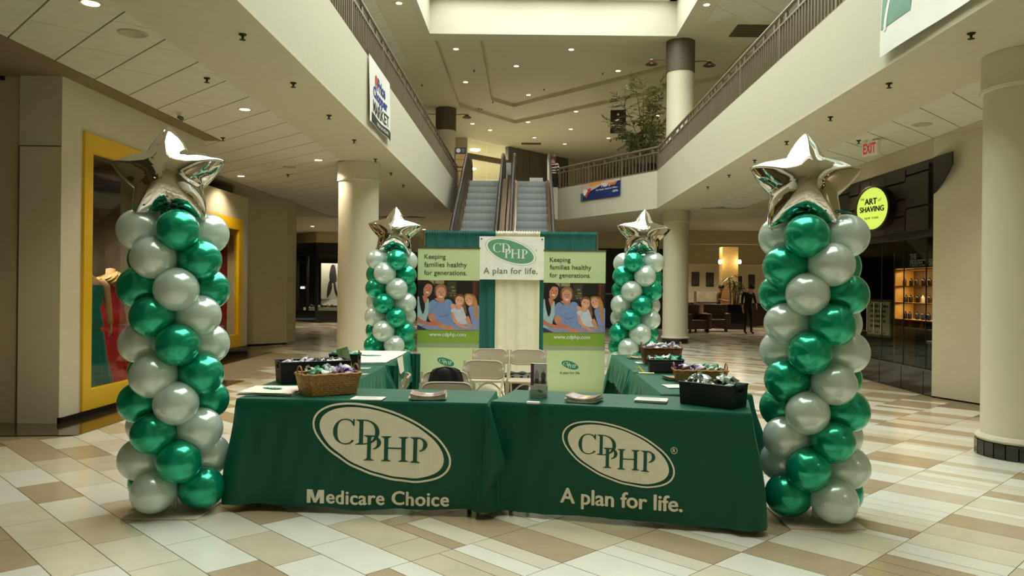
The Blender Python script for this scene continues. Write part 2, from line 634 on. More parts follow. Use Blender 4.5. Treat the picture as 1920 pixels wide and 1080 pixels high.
# ================================================================ UPPER CEILING AND SKYLIGHT
ZC = 8.1
mb = MB()
mb.box(-12, WX0, -6, 48, ZC, 8.6)
mb.box(WX1, 12, -6, 20.4, ZC, 8.6)
mb.box(WX0, WX1, -6, WY0, ZC, 8.6)
mb.box(WX0, 12, 20.4, 21.0, ZC, 8.6)
mb.prism([(-2.64, 21), (-2.57, 21), (-2.57, 28.7), (-.58, 31.5), (6, 24.5), (6, 21), (12, 21), (12, 48), (-2.64, 48)], ZC, 8.6)
mb.prism([(-2.57, 21), (-1.38, 21), (-1.38, 28.2), (-.6, 29.2), (4.3, 23.8), (4.3, 21), (6, 21), (6, 24.5), (-.58, 31.5), (-2.57, 28.7)], ZC + 0.13, 8.6)
mb.box(-2.6, 6, 21, 31.6, ZC + 0.26, 8.6)
ceil = struct('ceiling', mb, paint, 'stepped cream ceiling of the upper floor beyond the skylight', 'ceiling')
ceil_panels(ceil, [4.3, 7.4], 9.0, 19.6, 1.1, ZC - 0.012, ZC, panel_m, 4.0, -1, 1.6)
ceil_panels(ceil, [-6.2, -3.6], 10.0, 23.4, 1.1, ZC - 0.012, ZC, panel_m, 3.07, 1, 1.6)
mb = MB()
e_ = .015
for a in ((WX0 - .15, WX0 + e_, WY0, WY1), (WX1 - e_, WX1 + .15, WY0, WY1), (WX0 - .15, WX1 + .15, WY0 - .15, WY0 + e_), (WX0 - .15, WX1 + .15, WY1 - e_, WY1 + .15)):
    mb.box(a[0], a[1], a[2], a[3], ZC - 0.012, 9.05)
struct('trim_2', mb, fascia_m, 'cream walls of the well below the skylight', 'trim')
sky = thing('window_1', 'bright white skylight over the court', 'skylight', (0, 0, 0))
sky['kind'] = 'structure'
fr = MB()
for a in ((WX0, WX0 + .2, WY0, WY1), (WX1 - .2, WX1, WY0, WY1), (WX0, WX1, WY0, WY0 + .2), (WX0, WX1, WY1 - .25, WY1)):
    fr.box(a[0], a[1], a[2], a[3], 9.0, 9.1)
fr.build('frame', white_m, sky)
ny, nx = 10, 3
for j in range(1, ny):
    y = WY0 + (WY1 - WY0) * j / ny
    MB().box(WX0, WX1, y - .035, y + .035, 9.0, 9.12).build('glazing_bar', white_m, sky)
for i in range(1, nx):
    x = WX0 + (WX1 - WX0) * i / nx
    MB().box(x - .035, x + .035, WY0, WY1, 9.0, 9.12).build('glazing_bar', white_m, sky)
sg = glass('skylight_glass', (250, 252, 250), 0.0)
for j in range(ny):
    for i in range(nx):
        x0 = WX0 + (WX1 - WX0) * i / nx; x1 = WX0 + (WX1 - WX0) * (i + 1) / nx
        y0 = WY0 + (WY1 - WY0) * j / ny; y1 = WY0 + (WY1 - WY0) * (j + 1) / ny
        MB().add([(x0, y0, 9.06), (x1, y0, 9.06), (x1, y1, 9.06), (x0, y1, 9.06)], [(0, 1, 2, 3)]).build('pane', sg, sky)

# ================================================================ OUTER WALLS
def wall(name, label, boxes, mat):
    m_ = MB()
    for b in boxes:
        m_.box(*b)
    return struct(name, m_, mat, label, 'wall')
wall('wall_back', 'plain beige wall closing the far end of the mall', [(-12, 12, 47.8, 48, 0, 8.6)], paint2)
wall('wall_front', 'plain beige wall behind the viewer', [(-12, 12, -6.2, -6, 0, 8.6)], paint2)
wall('wall_left', 'plain beige wall at the far left of the mall', [(-12.2, -12, -6, 48, 0, 8.6), (-9.2, -9, -6, 19, 0, ZS)], paint2)
wall('wall_right', 'plain beige wall at the far right of the mall', [(12, 12.2, -6, 48, 0, 8.6), (6.15, 6.4, -6, 10.2, 0, ZS)], paint2)

# ---------------- left shop (first yellow window)
X1 = -4.97
wl = MB()
wl.box(-5.42, X1, 8.33, 8.72, 0.0, ZS)
wl.box(-5.2, X1, 8.72, 11.55, 3.19, ZS)
wl.box(-5.2, X1, 8.72, 11.55, 0.0, 0.07)
wl.box(-5.4, X1, 11.55, 12.0, 0.0, ZS)
wl.box(-6.5, -5.4, 11.85, 12.0, 0.0, ZS)
shop1 = struct('wall_left', wl, paint, 'beige shop wall holding the near yellow-framed display window', 'wall')
MB().box(-9, -5.43, 8.36, 8.6, 0, ZS).build('panel', paint2, shop1)
MB().box(-5.425, -5.415, 8.325, 8.35, 0, 2.95).build('joint', dark_gap, shop1)
MB().box(-5.42, X1, 8.322, 8.33, 2.95, 2.958).build('joint', dark_gap, shop1)
MB().box(-5.78, -5.60, 8.34, 8.37, 3.655, 3.70).build('gap', black_m, shop1)
MB().box(-5.80, -5.785, 8.345, 8.37, 0.0, 3.68).build('joint', dark_gap, shop1)
inn = MB()
inn.box(-6.9, -6.8, 8.6, 11.85, 0, 3.4)
inn.box(-6.8, -5.2, 8.6, 11.85, 3.25, 3.35)
inn.box(-6.8, -5.2, 8.58, 8.62, 0, 3.3)
inn.box(-6.8, -5.4, 11.8, 11.85, 0, 3.3)
shop_in = pm('shop_grey_brown', (112, 100, 84), 0.6)
struct('wall_left', inn, shop_in, 'grey brown inside walls of the near display window', 'wall')
MB_ = MB().box(-6.8, -5.05, 8.62, 11.8, 0.0, 0.10)
struct('trim_3', MB_, pm('display_floor', (186, 168, 140), 0.25), 'raised pale floor inside the near display window', 'trim')
w1 = thing('window_2', 'large display window in a wide yellow frame beside the left star column', 'window', (X1, 8.72, 0))
w1['kind'] = 'structure'
def yframe(root, L, z0, z1, wd=0.17):
    for n_, b in (('frame_stile', (-.06, .03, 0, wd, z0, z1)), ('frame_stile', (-.06, .03, L - wd, L, z0, z1)),
                  ('frame_rail', (-.06, .03, wd, L - wd, z1 - wd * 1.2, z1)), ('frame_rail', (-.06, .03, wd, L - wd, z0, z0 + wd * 1.35))):
        MB().box(*b).build(n_, yellow, root, bevel=0.006)
    n = 2
    for k in range(n):
        y0 = wd + (L - 2 * wd) * k / n
        MB().box(-.035, -.028, y0 + .003, y0 + (L - 2 * wd) / n - .003, z0 + wd, z1 - wd).build('pane', pane_shop, root)
yframe(w1, 2.83, 0.07, 3.19)
mb = MB().box(X1 - 0.02, X1 + 0.02, 8.33, 12.0, 0.0, 0.068)
struct('baseboard_left', mb, black_gloss, 'dark plinth below the near yellow window', 'baseboard')

# ---------------- second yellow window, set back
X2 = -6.3
wl = MB()
wl.box(-6.5, X2, 12.0, 13.0, 0, 3.45)
wl.box(-6.5, X2, 13.0, 17.2, 2.93, 3.45)
wl.box(-6.5, X2, 13.0, 17.2, 0.0, 0.16)
wl.box(-6.6, X2, 17.2, 17.6, 0, 3.45)
wl.box(-9, -6.6, 17.45, 17.6, 0, ZS)
struct('wall_left', wl, paint2, 'tan shop wall holding the farther yellow-framed display window', 'wall')
inn = MB()
inn.box(-7.6, -7.5, 12.2, 17.4, 0, 3.3)
inn.box(-7.5, -6.5, 17.3, 17.44, 0, 3.3)
inn.box(-7.5, -6.5, 12.1, 12.2, 0, 3.3)
struct('wall_left', inn, pm('shop_red_wall', (134, 20, 30), 0.6), 'deep red inside wall of the farther display window', 'wall')
struct('ceiling', MB().box(-7.5, -6.5, 12.2, 17.4, 3.0, 3.1), shop_in, 'grey brown ceiling inside the farther display window', 'ceiling')
w2 = thing('window_3', 'display window with yellow frame and red inside, farther along the left wall', 'window', (X2, 13.0, 0))
w2['kind'] = 'structure'
yframe(w2, 4.2, 0.16, 2.93, 0.2)
struct('baseboard_left', MB().box(X2 - .02, X2 + .02, 12.0, 17.6, 0, .15), black_gloss, 'dark plinth below the farther yellow window', 'baseboard')
# angled tan panel wall
a, b = Pz(460, 650, 0), Pz(537, 646, 0)
d = (b - a).normalized(); n_ = Vector((-d.y, d.x, 0))
mb = MB().prism([(a.x - 2.5, 17.7), (a.x, a.y), (b.x, b.y), (b.x + .05, b.y + .6), (-9, b.y + .8), (-9, 17.7)], 0.05, ZS)
struct('wall_left', mb, paint2, 'tall plain tan wall slanting beside the farther yellow window', 'wall')
mb = MB().prism([(a.x - 2.4, 17.8), (a.x + .02, a.y + .05), (b.x - .02, b.y + .05), (-9, b.y + .7)], 0.0, 0.05)
struct('baseboard_left', mb, black_m, 'thin dark recess below the slanting tan wall', 'baseboard')

# ================================================================ RIGHT: BARBER SHOP FRONT
XS = 5.8
mb = MB()
mb.prism([(5.78, 11.2), (6.16, 10.2), (9, 10.2), (9, 11.2)], 0.02, ZS)
struct('wall_right', mb, paint, 'blank beige pier between the black shop front and the near column', 'wall')
shop_dark = pm('dark_brown_wood', (40, 30, 26), 0.45, var=0.25, scale=3, aniso=(1, 1, 8))
mb = MB()
mb.box(XS, 6.1, 11.2, 17.5, 2.36, 3.43)
mb.box(XS, 6.1, 11.2, 17.5, 3.43, ZS, paint2)
mb.box(XS, 9, 17.5, 17.7, 0, ZS, shop_dark)
mb.mats = [shop_dark, paint2] if mb.mats != [shop_dark, paint2] else mb.mats
mb.m = [0] * 6 + [1] * 6 + [0] * 6
shopf = struct('wall_right', mb, None, 'dark brown panelled band above the black shop front', 'wall')
mb = MB()
mb.prism([(10.72, 3.43), (11.2, 3.43), (11.2, 2.9), (10.95, 3.05), (10.72, 3.25)], 0, .02, shop_dark, M=Matrix(((0, 0, -1, XS - .0), (1, 0, 0, 0), (0, 1, 0, 0), (0, 0, 0, 1))))
mb.build('panel', shop_dark, shopf)
rr = random.Random(5)
y = 11.3
while y < 17.2:
    wd = rr.choice([.42, .55, .7])
    z = 2.42
    while z < 3.3:
        hh = rr.choice([.26, .36, .5])
        hh = min(hh, 3.4 - z)
        if hh > .1:
            MB().box(XS - .03 - .02 * rr.random(), XS, y, y + wd - .03, z, z + hh - .03).build('panel', shop_dark, shopf, bevel=.006)
        z += hh
    y += wd
wn = thing('window_4', 'black glazed front of the barber shop under a round lit sign', 'shop front', (XS, 0, 0))
wn['kind'] = 'structure'
ys = [11.2, 11.47, 12.15, 12.90, 13.73, 14.6, 15.5, 16.4, 17.5]
for ya, yb in zip(ys[:-1], ys[1:]):
    MB().box(.02, .03, ya + .01, yb - .01, .36, 2.36).build('pane', pane_shop, wn)
    MB().box(-.005, .06, ya + .008, yb - .008, .0, .36).build('base_panel', black_gloss, wn)
for y in ys[1:]:
    MB().box(.018, .032, y - .006, y + .006, .0, 2.36).build('mullion', black_m, wn)
MB().box(-.01, .06, 11.2, 17.5, .35, .38).build('sill', black_gloss, wn)
MB().box(-.01, .06, 11.2, 17.5, 2.31, 2.38).build('head_rail', black_m, wn)
for y in (12.72, 12.98, 13.24, 13.5):
    MB().tube([(-.0, y, .83), (-.07, y, .83), (-.07, y, 1.32), (0, y, 1.32)], .014, 8, chrome).build('handle', chrome, wn, smooth=True)
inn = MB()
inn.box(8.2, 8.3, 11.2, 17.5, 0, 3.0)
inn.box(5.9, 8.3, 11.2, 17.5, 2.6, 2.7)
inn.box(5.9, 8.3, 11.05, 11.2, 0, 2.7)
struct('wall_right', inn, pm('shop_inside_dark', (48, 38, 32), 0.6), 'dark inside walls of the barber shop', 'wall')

# ================================================================ COLUMNS
col_m = pm('cream_column_paint', (210, 204, 180), 0.6, var=0.015)
tile_black = pm('black_base_tile', (22, 21, 20), 0.15, var=0.3, coat=.4)
def column(x, y, r, label, tiles=True):
    t = thing('pillar', label, 'column', (x, y, 0))
    t['kind'] = 'structure'
    MB().lathe([(r, .1), (r, ZS - .001)], 48).build('shaft', col_m, t, smooth=True)
    MB().lathe([(r, ZS - .34), (r + .02, ZS - .335), (r + .03, ZS - .31), (r + .022, ZS - .29), (r + .022, ZS - .002)], 48).build('collar', col_m, t, smooth=True)
    MB().lathe([(r, .135), (r + .03, .14), (r + .045, .165), (r + .03, .19), (r, .2)], 48).build('base_ring', col_m, t, smooth=True)
    if tiles:
        n = 24
        m_ = MB().box(-pi * (r + .03) / n + .003, pi * (r + .03) / n - .003, -.02, .0, .0, .135, tile_black).mesh('base_tile', tile_black)
        for k in range(n):
            an = 2 * pi * k / n
            link_part('base_tile', m_, t, ((r + .025) * sin(an), -(r + .025) * cos(an), 0), (0, 0, an))
    else:
        MB().lathe([(r + .03, 0), (r + .03, .14)], 48).build('base', tile_black, t, smooth=True)
    return t
column(4.60, 7.25, .355, 'nearest round cream column at the right, on a black tiled base')
column(-3.06, 14.1, .355, 'round cream column behind the far left balloon column', False)
column(4.14, 22.0, .355, 'round cream column under the far corner of the right balcony', False)

def upper_column(x, y, r, label):
    t = thing('pillar', label, 'column', (x, y, ZT))
    t['kind'] = 'structure'
    MB().lathe([(r, 0), (r, ZC - ZT)], 40).build('shaft', col_m, t, smooth=True)
    MB().lathe([(r + .025, 6.72 - ZT + .55), (r + .025, ZC - ZT - .001)], 40).build('band', brown_m, t, smooth=True)
upper_column(4.0, 20.9, .355, 'upper-floor column with a brown top band, beside the tall plant')
upper_column(-3.1, 29.0, .355, 'upper-floor column with a brown top band, left of the escalators')
def wall_lamp(x, y, z, sx, label):
    t = thing('wall_lamp', label, 'lamp', (x, y, z))
    MB().tube([(0, 0, 0), (sx * .25, 0, .02), (sx * .4, 0, 0)], .014, 8).build('arm', brown_m, t, smooth=True)
    MB().lathe([(.03, .06), (.05, .03), (.07, 0), (.17, -.07), (.165, -.08), (.06, -.02)], 24, c=(sx * .4, 0, -.03)).build('shade', pm('rust_lamp_shade', (84, 44, 34), .4), t, smooth=True)
    MB().lathe([(.0, -.06), (.045, -.05), (.05, .0), (.04, .05), (0, .06)], 16, c=(sx * .4, 0, -.02)).build('lens', white_m, t, smooth=True)
wall_lamp(4.0 + .37, 20.9, 7.58, 1, 'small downturned lamp on the outer side of the brown column band above the right balcony')
wall_lamp(4.0 - .37, 20.9, 7.60, -1, 'small downturned lamp on the plant side of the brown column band above the right balcony')
wall_lamp(-3.1 + .37, 29.0, 7.88, 1, 'small downturned lamp on the right of the brown column band left of the escalators')
wall_lamp(-3.1 - .37, 29.0, 7.88, -1, 'small downturned lamp on the left of the brown column band left of the escalators')

# ================================================================ RAILINGS
def railing(A, B, z0, label, npost, pitch=.112):
    A, B = Vector(A), Vector(B)
    L = (B - A).length
    an = atan2((B - A).y, (B - A).x)
    t = thing('balcony_railing', label, 'railing', (A.x, A.y, z0), an)
    H = .66
    MB().tube([(0, 0, H), (L, 0, H)], .035, 10).build('top_rail', rail_m, t, smooth=True)
    MB().box(0, L, -.02, .02, H - .155, H - .125).build('lower_rail', rail_m, t)
    MB().box(0, L, -.02, .02, .02, .05).build('bottom_rail', rail_m, t)
    pk = MB().box(-.009, .009, -.012, .012, .04, H - .13, rail_m).mesh('picket', rail_m)
    n = int(L / pitch)
    for k in range(n):
        link_part('picket', pk, t, ((k + .5) * L / n, 0, 0))
    ps = MB().box(-.022, .022, -.022, .022, 0, H - .02, rail_m).mesh('post', rail_m)
    for k in range(npost + 1):
        link_part('post', ps, t, (L * k / npost, 0, 0))
    sp = MB().box(-.035, .035, -.015, .015, H - .13, H - .02, rail_m).mesh('spacer', rail_m)
    m2 = int(L / .5)
    for k in range(m2):
        link_part('spacer', sp, t, (L * (k + .5) / m2, 0, 0))
railing((XL - .06, 8.0), (XL - .06, 25.2), ZT, 'taupe picket railing along the left balcony', 8)
railing((XR + .06, 7.0), (XR + .06, 21.35), ZT, 'taupe picket railing along the right balcony', 7)
railing((XR + .06, 21.35), (0.98, 25.42), ZT, 'taupe picket railing on the slanted balcony edge in front of the plant', 3, .15)
railing((XL - .06, 25.2), (-2.04, 25.3), ZT, 'very short taupe railing end between the left balcony and the escalator', 1, .1)

# ================================================================ UPPER FLOOR BACKGROUND
wa, wb = Vector((-2.74, 34.6)), Vector((1.98, 39.8))
dd = (wb - wa).normalized()
nn = Vector((-dd.y, dd.x))
def along(s_, off=0.0):
    q = wa + dd * s_ + nn * off
    return (q.x, q.y)
GL = 2.62
wn = thing('window_5', 'tall lit shop window on the upper floor behind the left escalator', 'window', (0, 0, 0))
wn['kind'] = 'structure'
for s0, s1 in ((0, GL / 2), (GL / 2, GL)):
    MB().prism([along(s0 + .01, .1), along(s1 - .01, .1), along(s1 - .01, .11), along(s0 + .01, .11)], ZT, ZC - .02).build('pane', pane_shop, wn)
MB().prism([along(0), along(GL), along(GL, .12), along(0, .12)], 7.2, 7.45).build('transom', pm('window_transom', (120, 108, 82), .5), wn)
MB().prism([along(-.03), along(.0), along(.0, .12), along(-.03, .12)], ZT, ZC - .01).build('frame', rail_m, wn)
mb = MB().prism([along(GL), along(7.0), along(7.0, .2), along(GL, .2)], ZT, ZC - .02)
shut_m = pm('grey_shutter', (104, 98, 84), .5, metal=.2)
sh = struct('door_1', mb, shut_m, 'grey closed shutter behind the right escalator', 'shutter')
for k in range(9):
    s0 = GL + .487 * k
    MB().prism([along(s0 + .008, -.02), along(s0 + .48, -.02), along(s0 + .48, 0), along(s0 + .008, 0)], ZT + .03, ZC - .12).build('panel', shut_m, sh)
mb = MB().prism([along(7.0), along(14), along(14, .2), along(7.0, .2)], ZT, ZC)
struct('wall_back', mb, paint2, 'beige upper-floor wall beyond the slanted railing', 'wall')
mb = MB()
mb.box(-12, -2.76, 34.5, 34.7, ZT, ZC)
struct('wall_left', mb, paint2, 'beige upper-floor wall left of the lit shop window', 'wall')
mb = MB()
mb.box(-9, 6, 47.0, 47.2, ZT, ZC)
mb.box(-9, -8.8, 34.7, 47.0, ZT, ZC)
struct('wall_back', mb, white_m, 'white inside walls of the lit upper shop', 'wall')
# ================================================================ ESCALATORS
step_m = pm('escalator_step', (146, 150, 148), 0.5, metal=.25, var=.06)
groove_m = pm('escalator_step_groove', (112, 116, 115), 0.55, metal=.2)
E0, E1 = 15.78, 24.0         # slope from the lower floor to the upper floor
def ez(y):
    return max(0.0, min(ZT, (y - E0) * ZT / (E1 - E0)))
def esc_path(h, ya, yb, n=30):
    pts = []
    for k in range(n + 1):
        y = ya + (yb - ya) * k / n
        z = sum(ez(y + q) for q in (-.3, -.15, 0, .15, .3)) / 5
        pts.append((y, z + h))
    return pts
def escalator(xa, xb, label, lw, rw):
    t = thing('escalator', label, 'escalator', ((xa + xb) / 2, E0, 0))
    W = (xb - xa)
    n = int((E1 - E0) / .41) + 1
    m_ = MB()
    rz = .41 * ZT / (E1 - E0)
    m_.box(-W / 2, W / 2, 0, .42, -.03, 0, step_m)
    m_.grid(lambda u, v: (-W / 2 + W * u, .012 * sin(pi * v) * -1 + .0, -rz + v * (rz - .0)), 1, 5, step_m)
    for k in range(26):
        x = -W / 2 + W * (k + .5) / 26
        m_.box(x - .006, x + .006, -.014, .41, -rz * .9, .004, groove_m)
    me = m_.mesh('step', None)
    for k in range(n):
        y = .41 * k
        link_part('step', me, t, (0, y, ez(E0 + y + .41)))
    MB().box(-W / 2, W / 2, E1 - E0, E1 - E0 + 1.6, ZT - .05, ZT + .004).build('landing', steel, t)
    MB().box(-W / 2, W / 2, -1.6, 0, 0, .012).build('landing', steel, t)
    def panel(name, x0, x1, h0, h1, ya, yb, mat):
        lo, hi = esc_path(h0, ya, yb), esc_path(h1, ya, yb)
        m = MB()
        vs = []
        for (y, z), (y2, z2) in zip(lo, hi):
            vs += [(x0, y - E0, max(z, 0)), (x1, y - E0, max(z, 0)), (x1, y - E0, z2), (x0, y - E0, z2)]
        fs = []
        N = len(lo)
        for i in range(N - 1):
            for k in range(4):
                fs.append((i * 4 + k, i * 4 + (k + 1) % 4, i * 4 + 4 + (k + 1) % 4, i * 4 + 4 + k))
        fs += [(0, 1, 2, 3), tuple((N - 1) * 4 + k for k in range(4))]
        m.add(vs, fs, mat)
        return m.build(name, mat, t)
    for sgn, ow in ((-1, lw), (1, rw)):
        xi = sgn * (W / 2 + .005)
        def xr(a, b):
            return (min(xi + sgn * a, xi + sgn * b), max(xi + sgn * a, xi + sgn * b))
        panel('skirt', *xr(0, .02), -.2, .10, E0 - 1.2, E1 + 1.5, steel)
        panel('inner_deck', *xr(.02, .09), .04, .13, E0 - 1.2, E1 + 1.5, bronze)
        panel('balustrade', *xr(.09, .13), .0, .88, E0 - 1.5, E1 + 1.55, bronze)
        panel('outer_deck', *xr(.13, .13 + ow), -.45, .16, E0 - 1.2, E1 + 1.4, bronze)
        x = xi + sgn * .11
        pts = [(x, y - E0, z) for y, z in esc_path(.91, E0 - 1.5, E1 + 1.5, 40)]
        y1, z1 = pts[-1][1], pts[-1][2]
        y0, z0 = pts[0][1], pts[0][2]
        end = [(x, y1 + .38 * sin(a), z1 - .38 + .38 * cos(a)) for a in [radians(q) for q in range(15, 181, 15)]]
        beg = [(x, y0 - .38 * sin(a), z0 - .38 + .38 * cos(a)) for a in [radians(q) for q in range(180, 0, -15)]]
        MB().tube(beg + pts + end, .045, 10).build('handrail', black_rubber, t, smooth=True)
        MB().prism([(y1 - .05 + .4 * sin(radians(q)), z1 - .40 + .36 * cos(radians(q))) for q in range(0, 181, 15)], -.02, .02, M=Matrix(((0, 0, 1, x), (1, 0, 0, 0), (0, 1, 0, 0), (0, 0, 0, 1)))).build('newel', bronze, t)
    panel('truss', -W / 2 - .1, W / 2 + .1, -1.1, -.32, E0 + .3, E1 + 1.2, paint2)
    return t
escalator(-1.79, -.92, 'left escalator with grey steps and brown metal sides', .02, .14)
escalator(-.34, .50, 'right escalator with grey steps and brown metal sides', .14, .02)

# ================================================================ TABLES AND CLOTHS
cloth_g = pm('green_table_cloth', (3, 80, 61), 0.42, var=.05, scale=3, bump=.12, bscale=400, sheen=.55, spec=.35)
cloth_w = pm('white_cloth', (226, 222, 208), 0.8, var=.03, bump=.1, bscale=300)
print_w = pm('white_print', (240, 236, 216), 0.7, var=.03)
print_g = pm('green_print_letters', (20, 84, 66), 0.7, var=.03)
table_top_m = pm('table_laminate', (120, 100, 78), .5)
table_leg_m = pm('grey_table_leg', (96, 92, 86), .4, metal=.6)
TOP = .735
def smooth01(x):
    x = max(0, min(1, x))
    return x * x * (3 - 2 * x)
class Cloth:
    """A cloth over a table: local frame x along the front edge, y to the back, z up."""
    def __init__(s, L, D, drops, seed, flare=.05, amp=.012, corner=.07, hem=.02):
        s.L, s.D, s.drops, s.fl, s.amp, s.co, s.hem = L, D, drops, flare, amp, corner, hem
        r = random.Random(seed)
        s.ph = [r.uniform(0, 6.28) for _ in range(8)]
        s.lens = [L, D, L, D]
        s.per = 2 * (L + D)
    def edge(s, q):
        q %= s.per
        L, D = s.L, s.D
        segs = [((0, 0), (1, 0), (0, -1), L), ((L, 0), (0, 1), (1, 0), D), ((L, D), (-1, 0), (0, 1), L), ((0, D), (0, -1), (-1, 0), D)]
        k = 0
        for k in range(4):
            if q <= segs[k][3] or k == 3:
                break
            q -= segs[k][3]
        p, d_, n, ln = segs[k]
        a = q; b = ln - q
        m = min(a, b)
        other = (k - 1) % 4 if a < b else (k + 1) % 4
        w_ = .5 * (1 - smooth01(m / .05))
        nx = n[0] * (1 - w_) + segs[other][2][0] * w_
        ny = n[1] * (1 - w_) + segs[other][2][1] * w_
        l_ = sqrt(nx * nx + ny * ny)
        wd = .5 * (1 - smooth01(m / .10))
        drop = s.drops[k] * (1 - wd) + s.drops[other] * wd
        cor = 1 - smooth01(m / .14)
        return (p[0] + d_[0] * q, p[1] + d_[1] * q), (nx / l_, ny / l_), drop, cor
    def pt(s, q, d, extra=0.0):
        (x, y), (nx, ny), H, cor = s.edge(q)
        t = d * 1.0
        f = s.amp * smooth01(t) * (sin(q * 15 + s.ph[0]) * .5 + sin(q * 29 + s.ph[1]) * .3 + sin(q * 7 + s.ph[2]) * .6)
        f += .004 * sin(q * 41 + t * 6 + s.ph[3]) * smooth01(t * 2)
        off = .012 * (1 - math.exp(-t * 40)) + s.fl * smooth01(t) * .6 + s.fl * .4 * t + f + cor * s.co * smooth01(t * 1.3) * (1 + .25 * sin(q * 60 + s.ph[4]))
        z = TOP + .006 - H * t + s.hem * t * (.6 * sin(q * 5 + s.ph[5]) + .4 * sin(q * 13 + s.ph[6])) * .7 - .02 * cor * t * (1 if H < .6 else 0)
        return Vector((x + nx * (off + extra), y + ny * (off + extra), z))
    def mesh(s):
        mb = MB()
        n = int(s.per / .02)
        ts = [0, .004, .012, .03] + [.03 + .97 * k / 15 for k in range(1, 16)]
        mb.grid(lambda u, v: s.pt(u * s.per, ts[int(round(v * 18))]), n, 18, closed_u=True)
        rp = s.ph
        mb.grid(lambda u, v: Vector((s.L * u, s.D * v, TOP + .006 + .0012 * sin(u * 19 + v * 5 + rp[0]) * sin(pi * u) * sin(pi * v) + .0012 * sin(v * 13 - u * 31 + rp[1]) * sin(pi * u) * sin(pi * v))), 40, 16)
        return mb
    def stamp(s, mb2, parent, name, mat=None, x0=0.0, z0=0.0, off=.004):
        """wrap a flat print (x along the front, y up) on the front fall of the cloth"""
        me = mb2.mesh('p', mat, recalc=False)
        bm = bmesh.new(); bm.from_mesh(me)
        xs = [v.co.x for v in bm.verts]; zs = [v.co.y for v in bm.verts]
        xa = min(xs)
        while xa < max(xs):
            xa += .02
            bmesh.ops.bisect_plane(bm, geom=bm.verts[:] + bm.edges[:] + bm.faces[:], plane_co=(xa, 0, 0), plane_no=(1, 0, 0))
        za = min(zs)
        while za < max(zs):
            za += .035
            bmesh.ops.bisect_plane(bm, geom=bm.verts[:] + bm.edges[:] + bm.faces[:], plane_co=(0, za, 0), plane_no=(0, 1, 0))
        H = s.drops[0]
        for v in bm.verts:
            q = v.co.x + x0
            t = (TOP + .006 - (v.co.y + z0)) / H
            e = off + v.co.z
            p = s.pt(q, t, e)
            v.co = Vector((p.x, p.y, v.co.y + z0))
        bm.normal_update()
        for f in bm.faces:
            if f.normal.y > 0:
                f.normal_flip()
        bm.to_mesh(me); bm.free()
        o = bpy.data.objects.new(name, me)
        COL.objects.link(o)
        o.parent = parent
        return o
def table(A, B, D, drops, tlabel, clabel, seed, name='folding_table', group=None, **kw):
    A, B = Vector((A[0], A[1], 0)), Vector((B[0], B[1], 0))
    L = (B - A).length
    an = atan2((B - A).y, (B - A).x)
    t = thing(name, tlabel, 'table', A, an)
    MB().box(.01, L - .01, .01, D - .01, TOP - .035, TOP).build('tabletop', table_top_m, t, bevel=.004)
    for x in (.12, L - .12):
        for y in (.08, D - .08):
            MB().tube([(x, y, TOP - .035), (x, y, 0)], .014, 8).build('leg', table_leg_m, t, smooth=True)
    for x in (.12, L - .12):
        MB().tube([(x, .08, .2), (x, D - .08, .2)], .01, 8).build('brace', table_leg_m, t, smooth=True)
    c = Cloth(L, D, drops, seed, **kw)
    o = c.mesh().build('tablecloth', cloth_g, None, smooth='all')
    o.location = A
    o.rotation_euler = (0, 0, an)
    tag(o, clabel, 'tablecloth')
    return c, o, A, an, L
def on_front(A, an, px, py):
    """pixel -> (local x, z) on a table's vertical front plane"""
    u, v = unroll(px, py)
    d_ = Vector((u / F, 1, -v / F))
    n = Vector((sin(an), -cos(an), 0))
    k = n.dot(Vector((A.x, A.y, 0))) / n.dot(d_)
    p = Vector((0, 0, CAMH)) + d_ * k
    ex = Vector((cos(an), sin(an), 0))
    return (p - A).dot(ex), p.z
cl1, co1, A1, an1, L1 = table((-1.94, 5.25), (-.262, 5.15), .62, (.70, .70, .22, .70), 'folding table under the front green cloth at left', 'green cloth printed with white oval emblem and the words Medicare Choice', 3, flare=.035, amp=.010, hem=.02, corner=.045)
cl2, co2, A2, an2, L2 = table((-.235, 5.24), (1.385, 4.84), .62, (.705, .70, .22, .70), 'folding table under the front green cloth at right', 'green cloth printed with white oval emblem and the words A plan for life', 9, flare=.045, amp=.006, corner=.05, hem=.008)
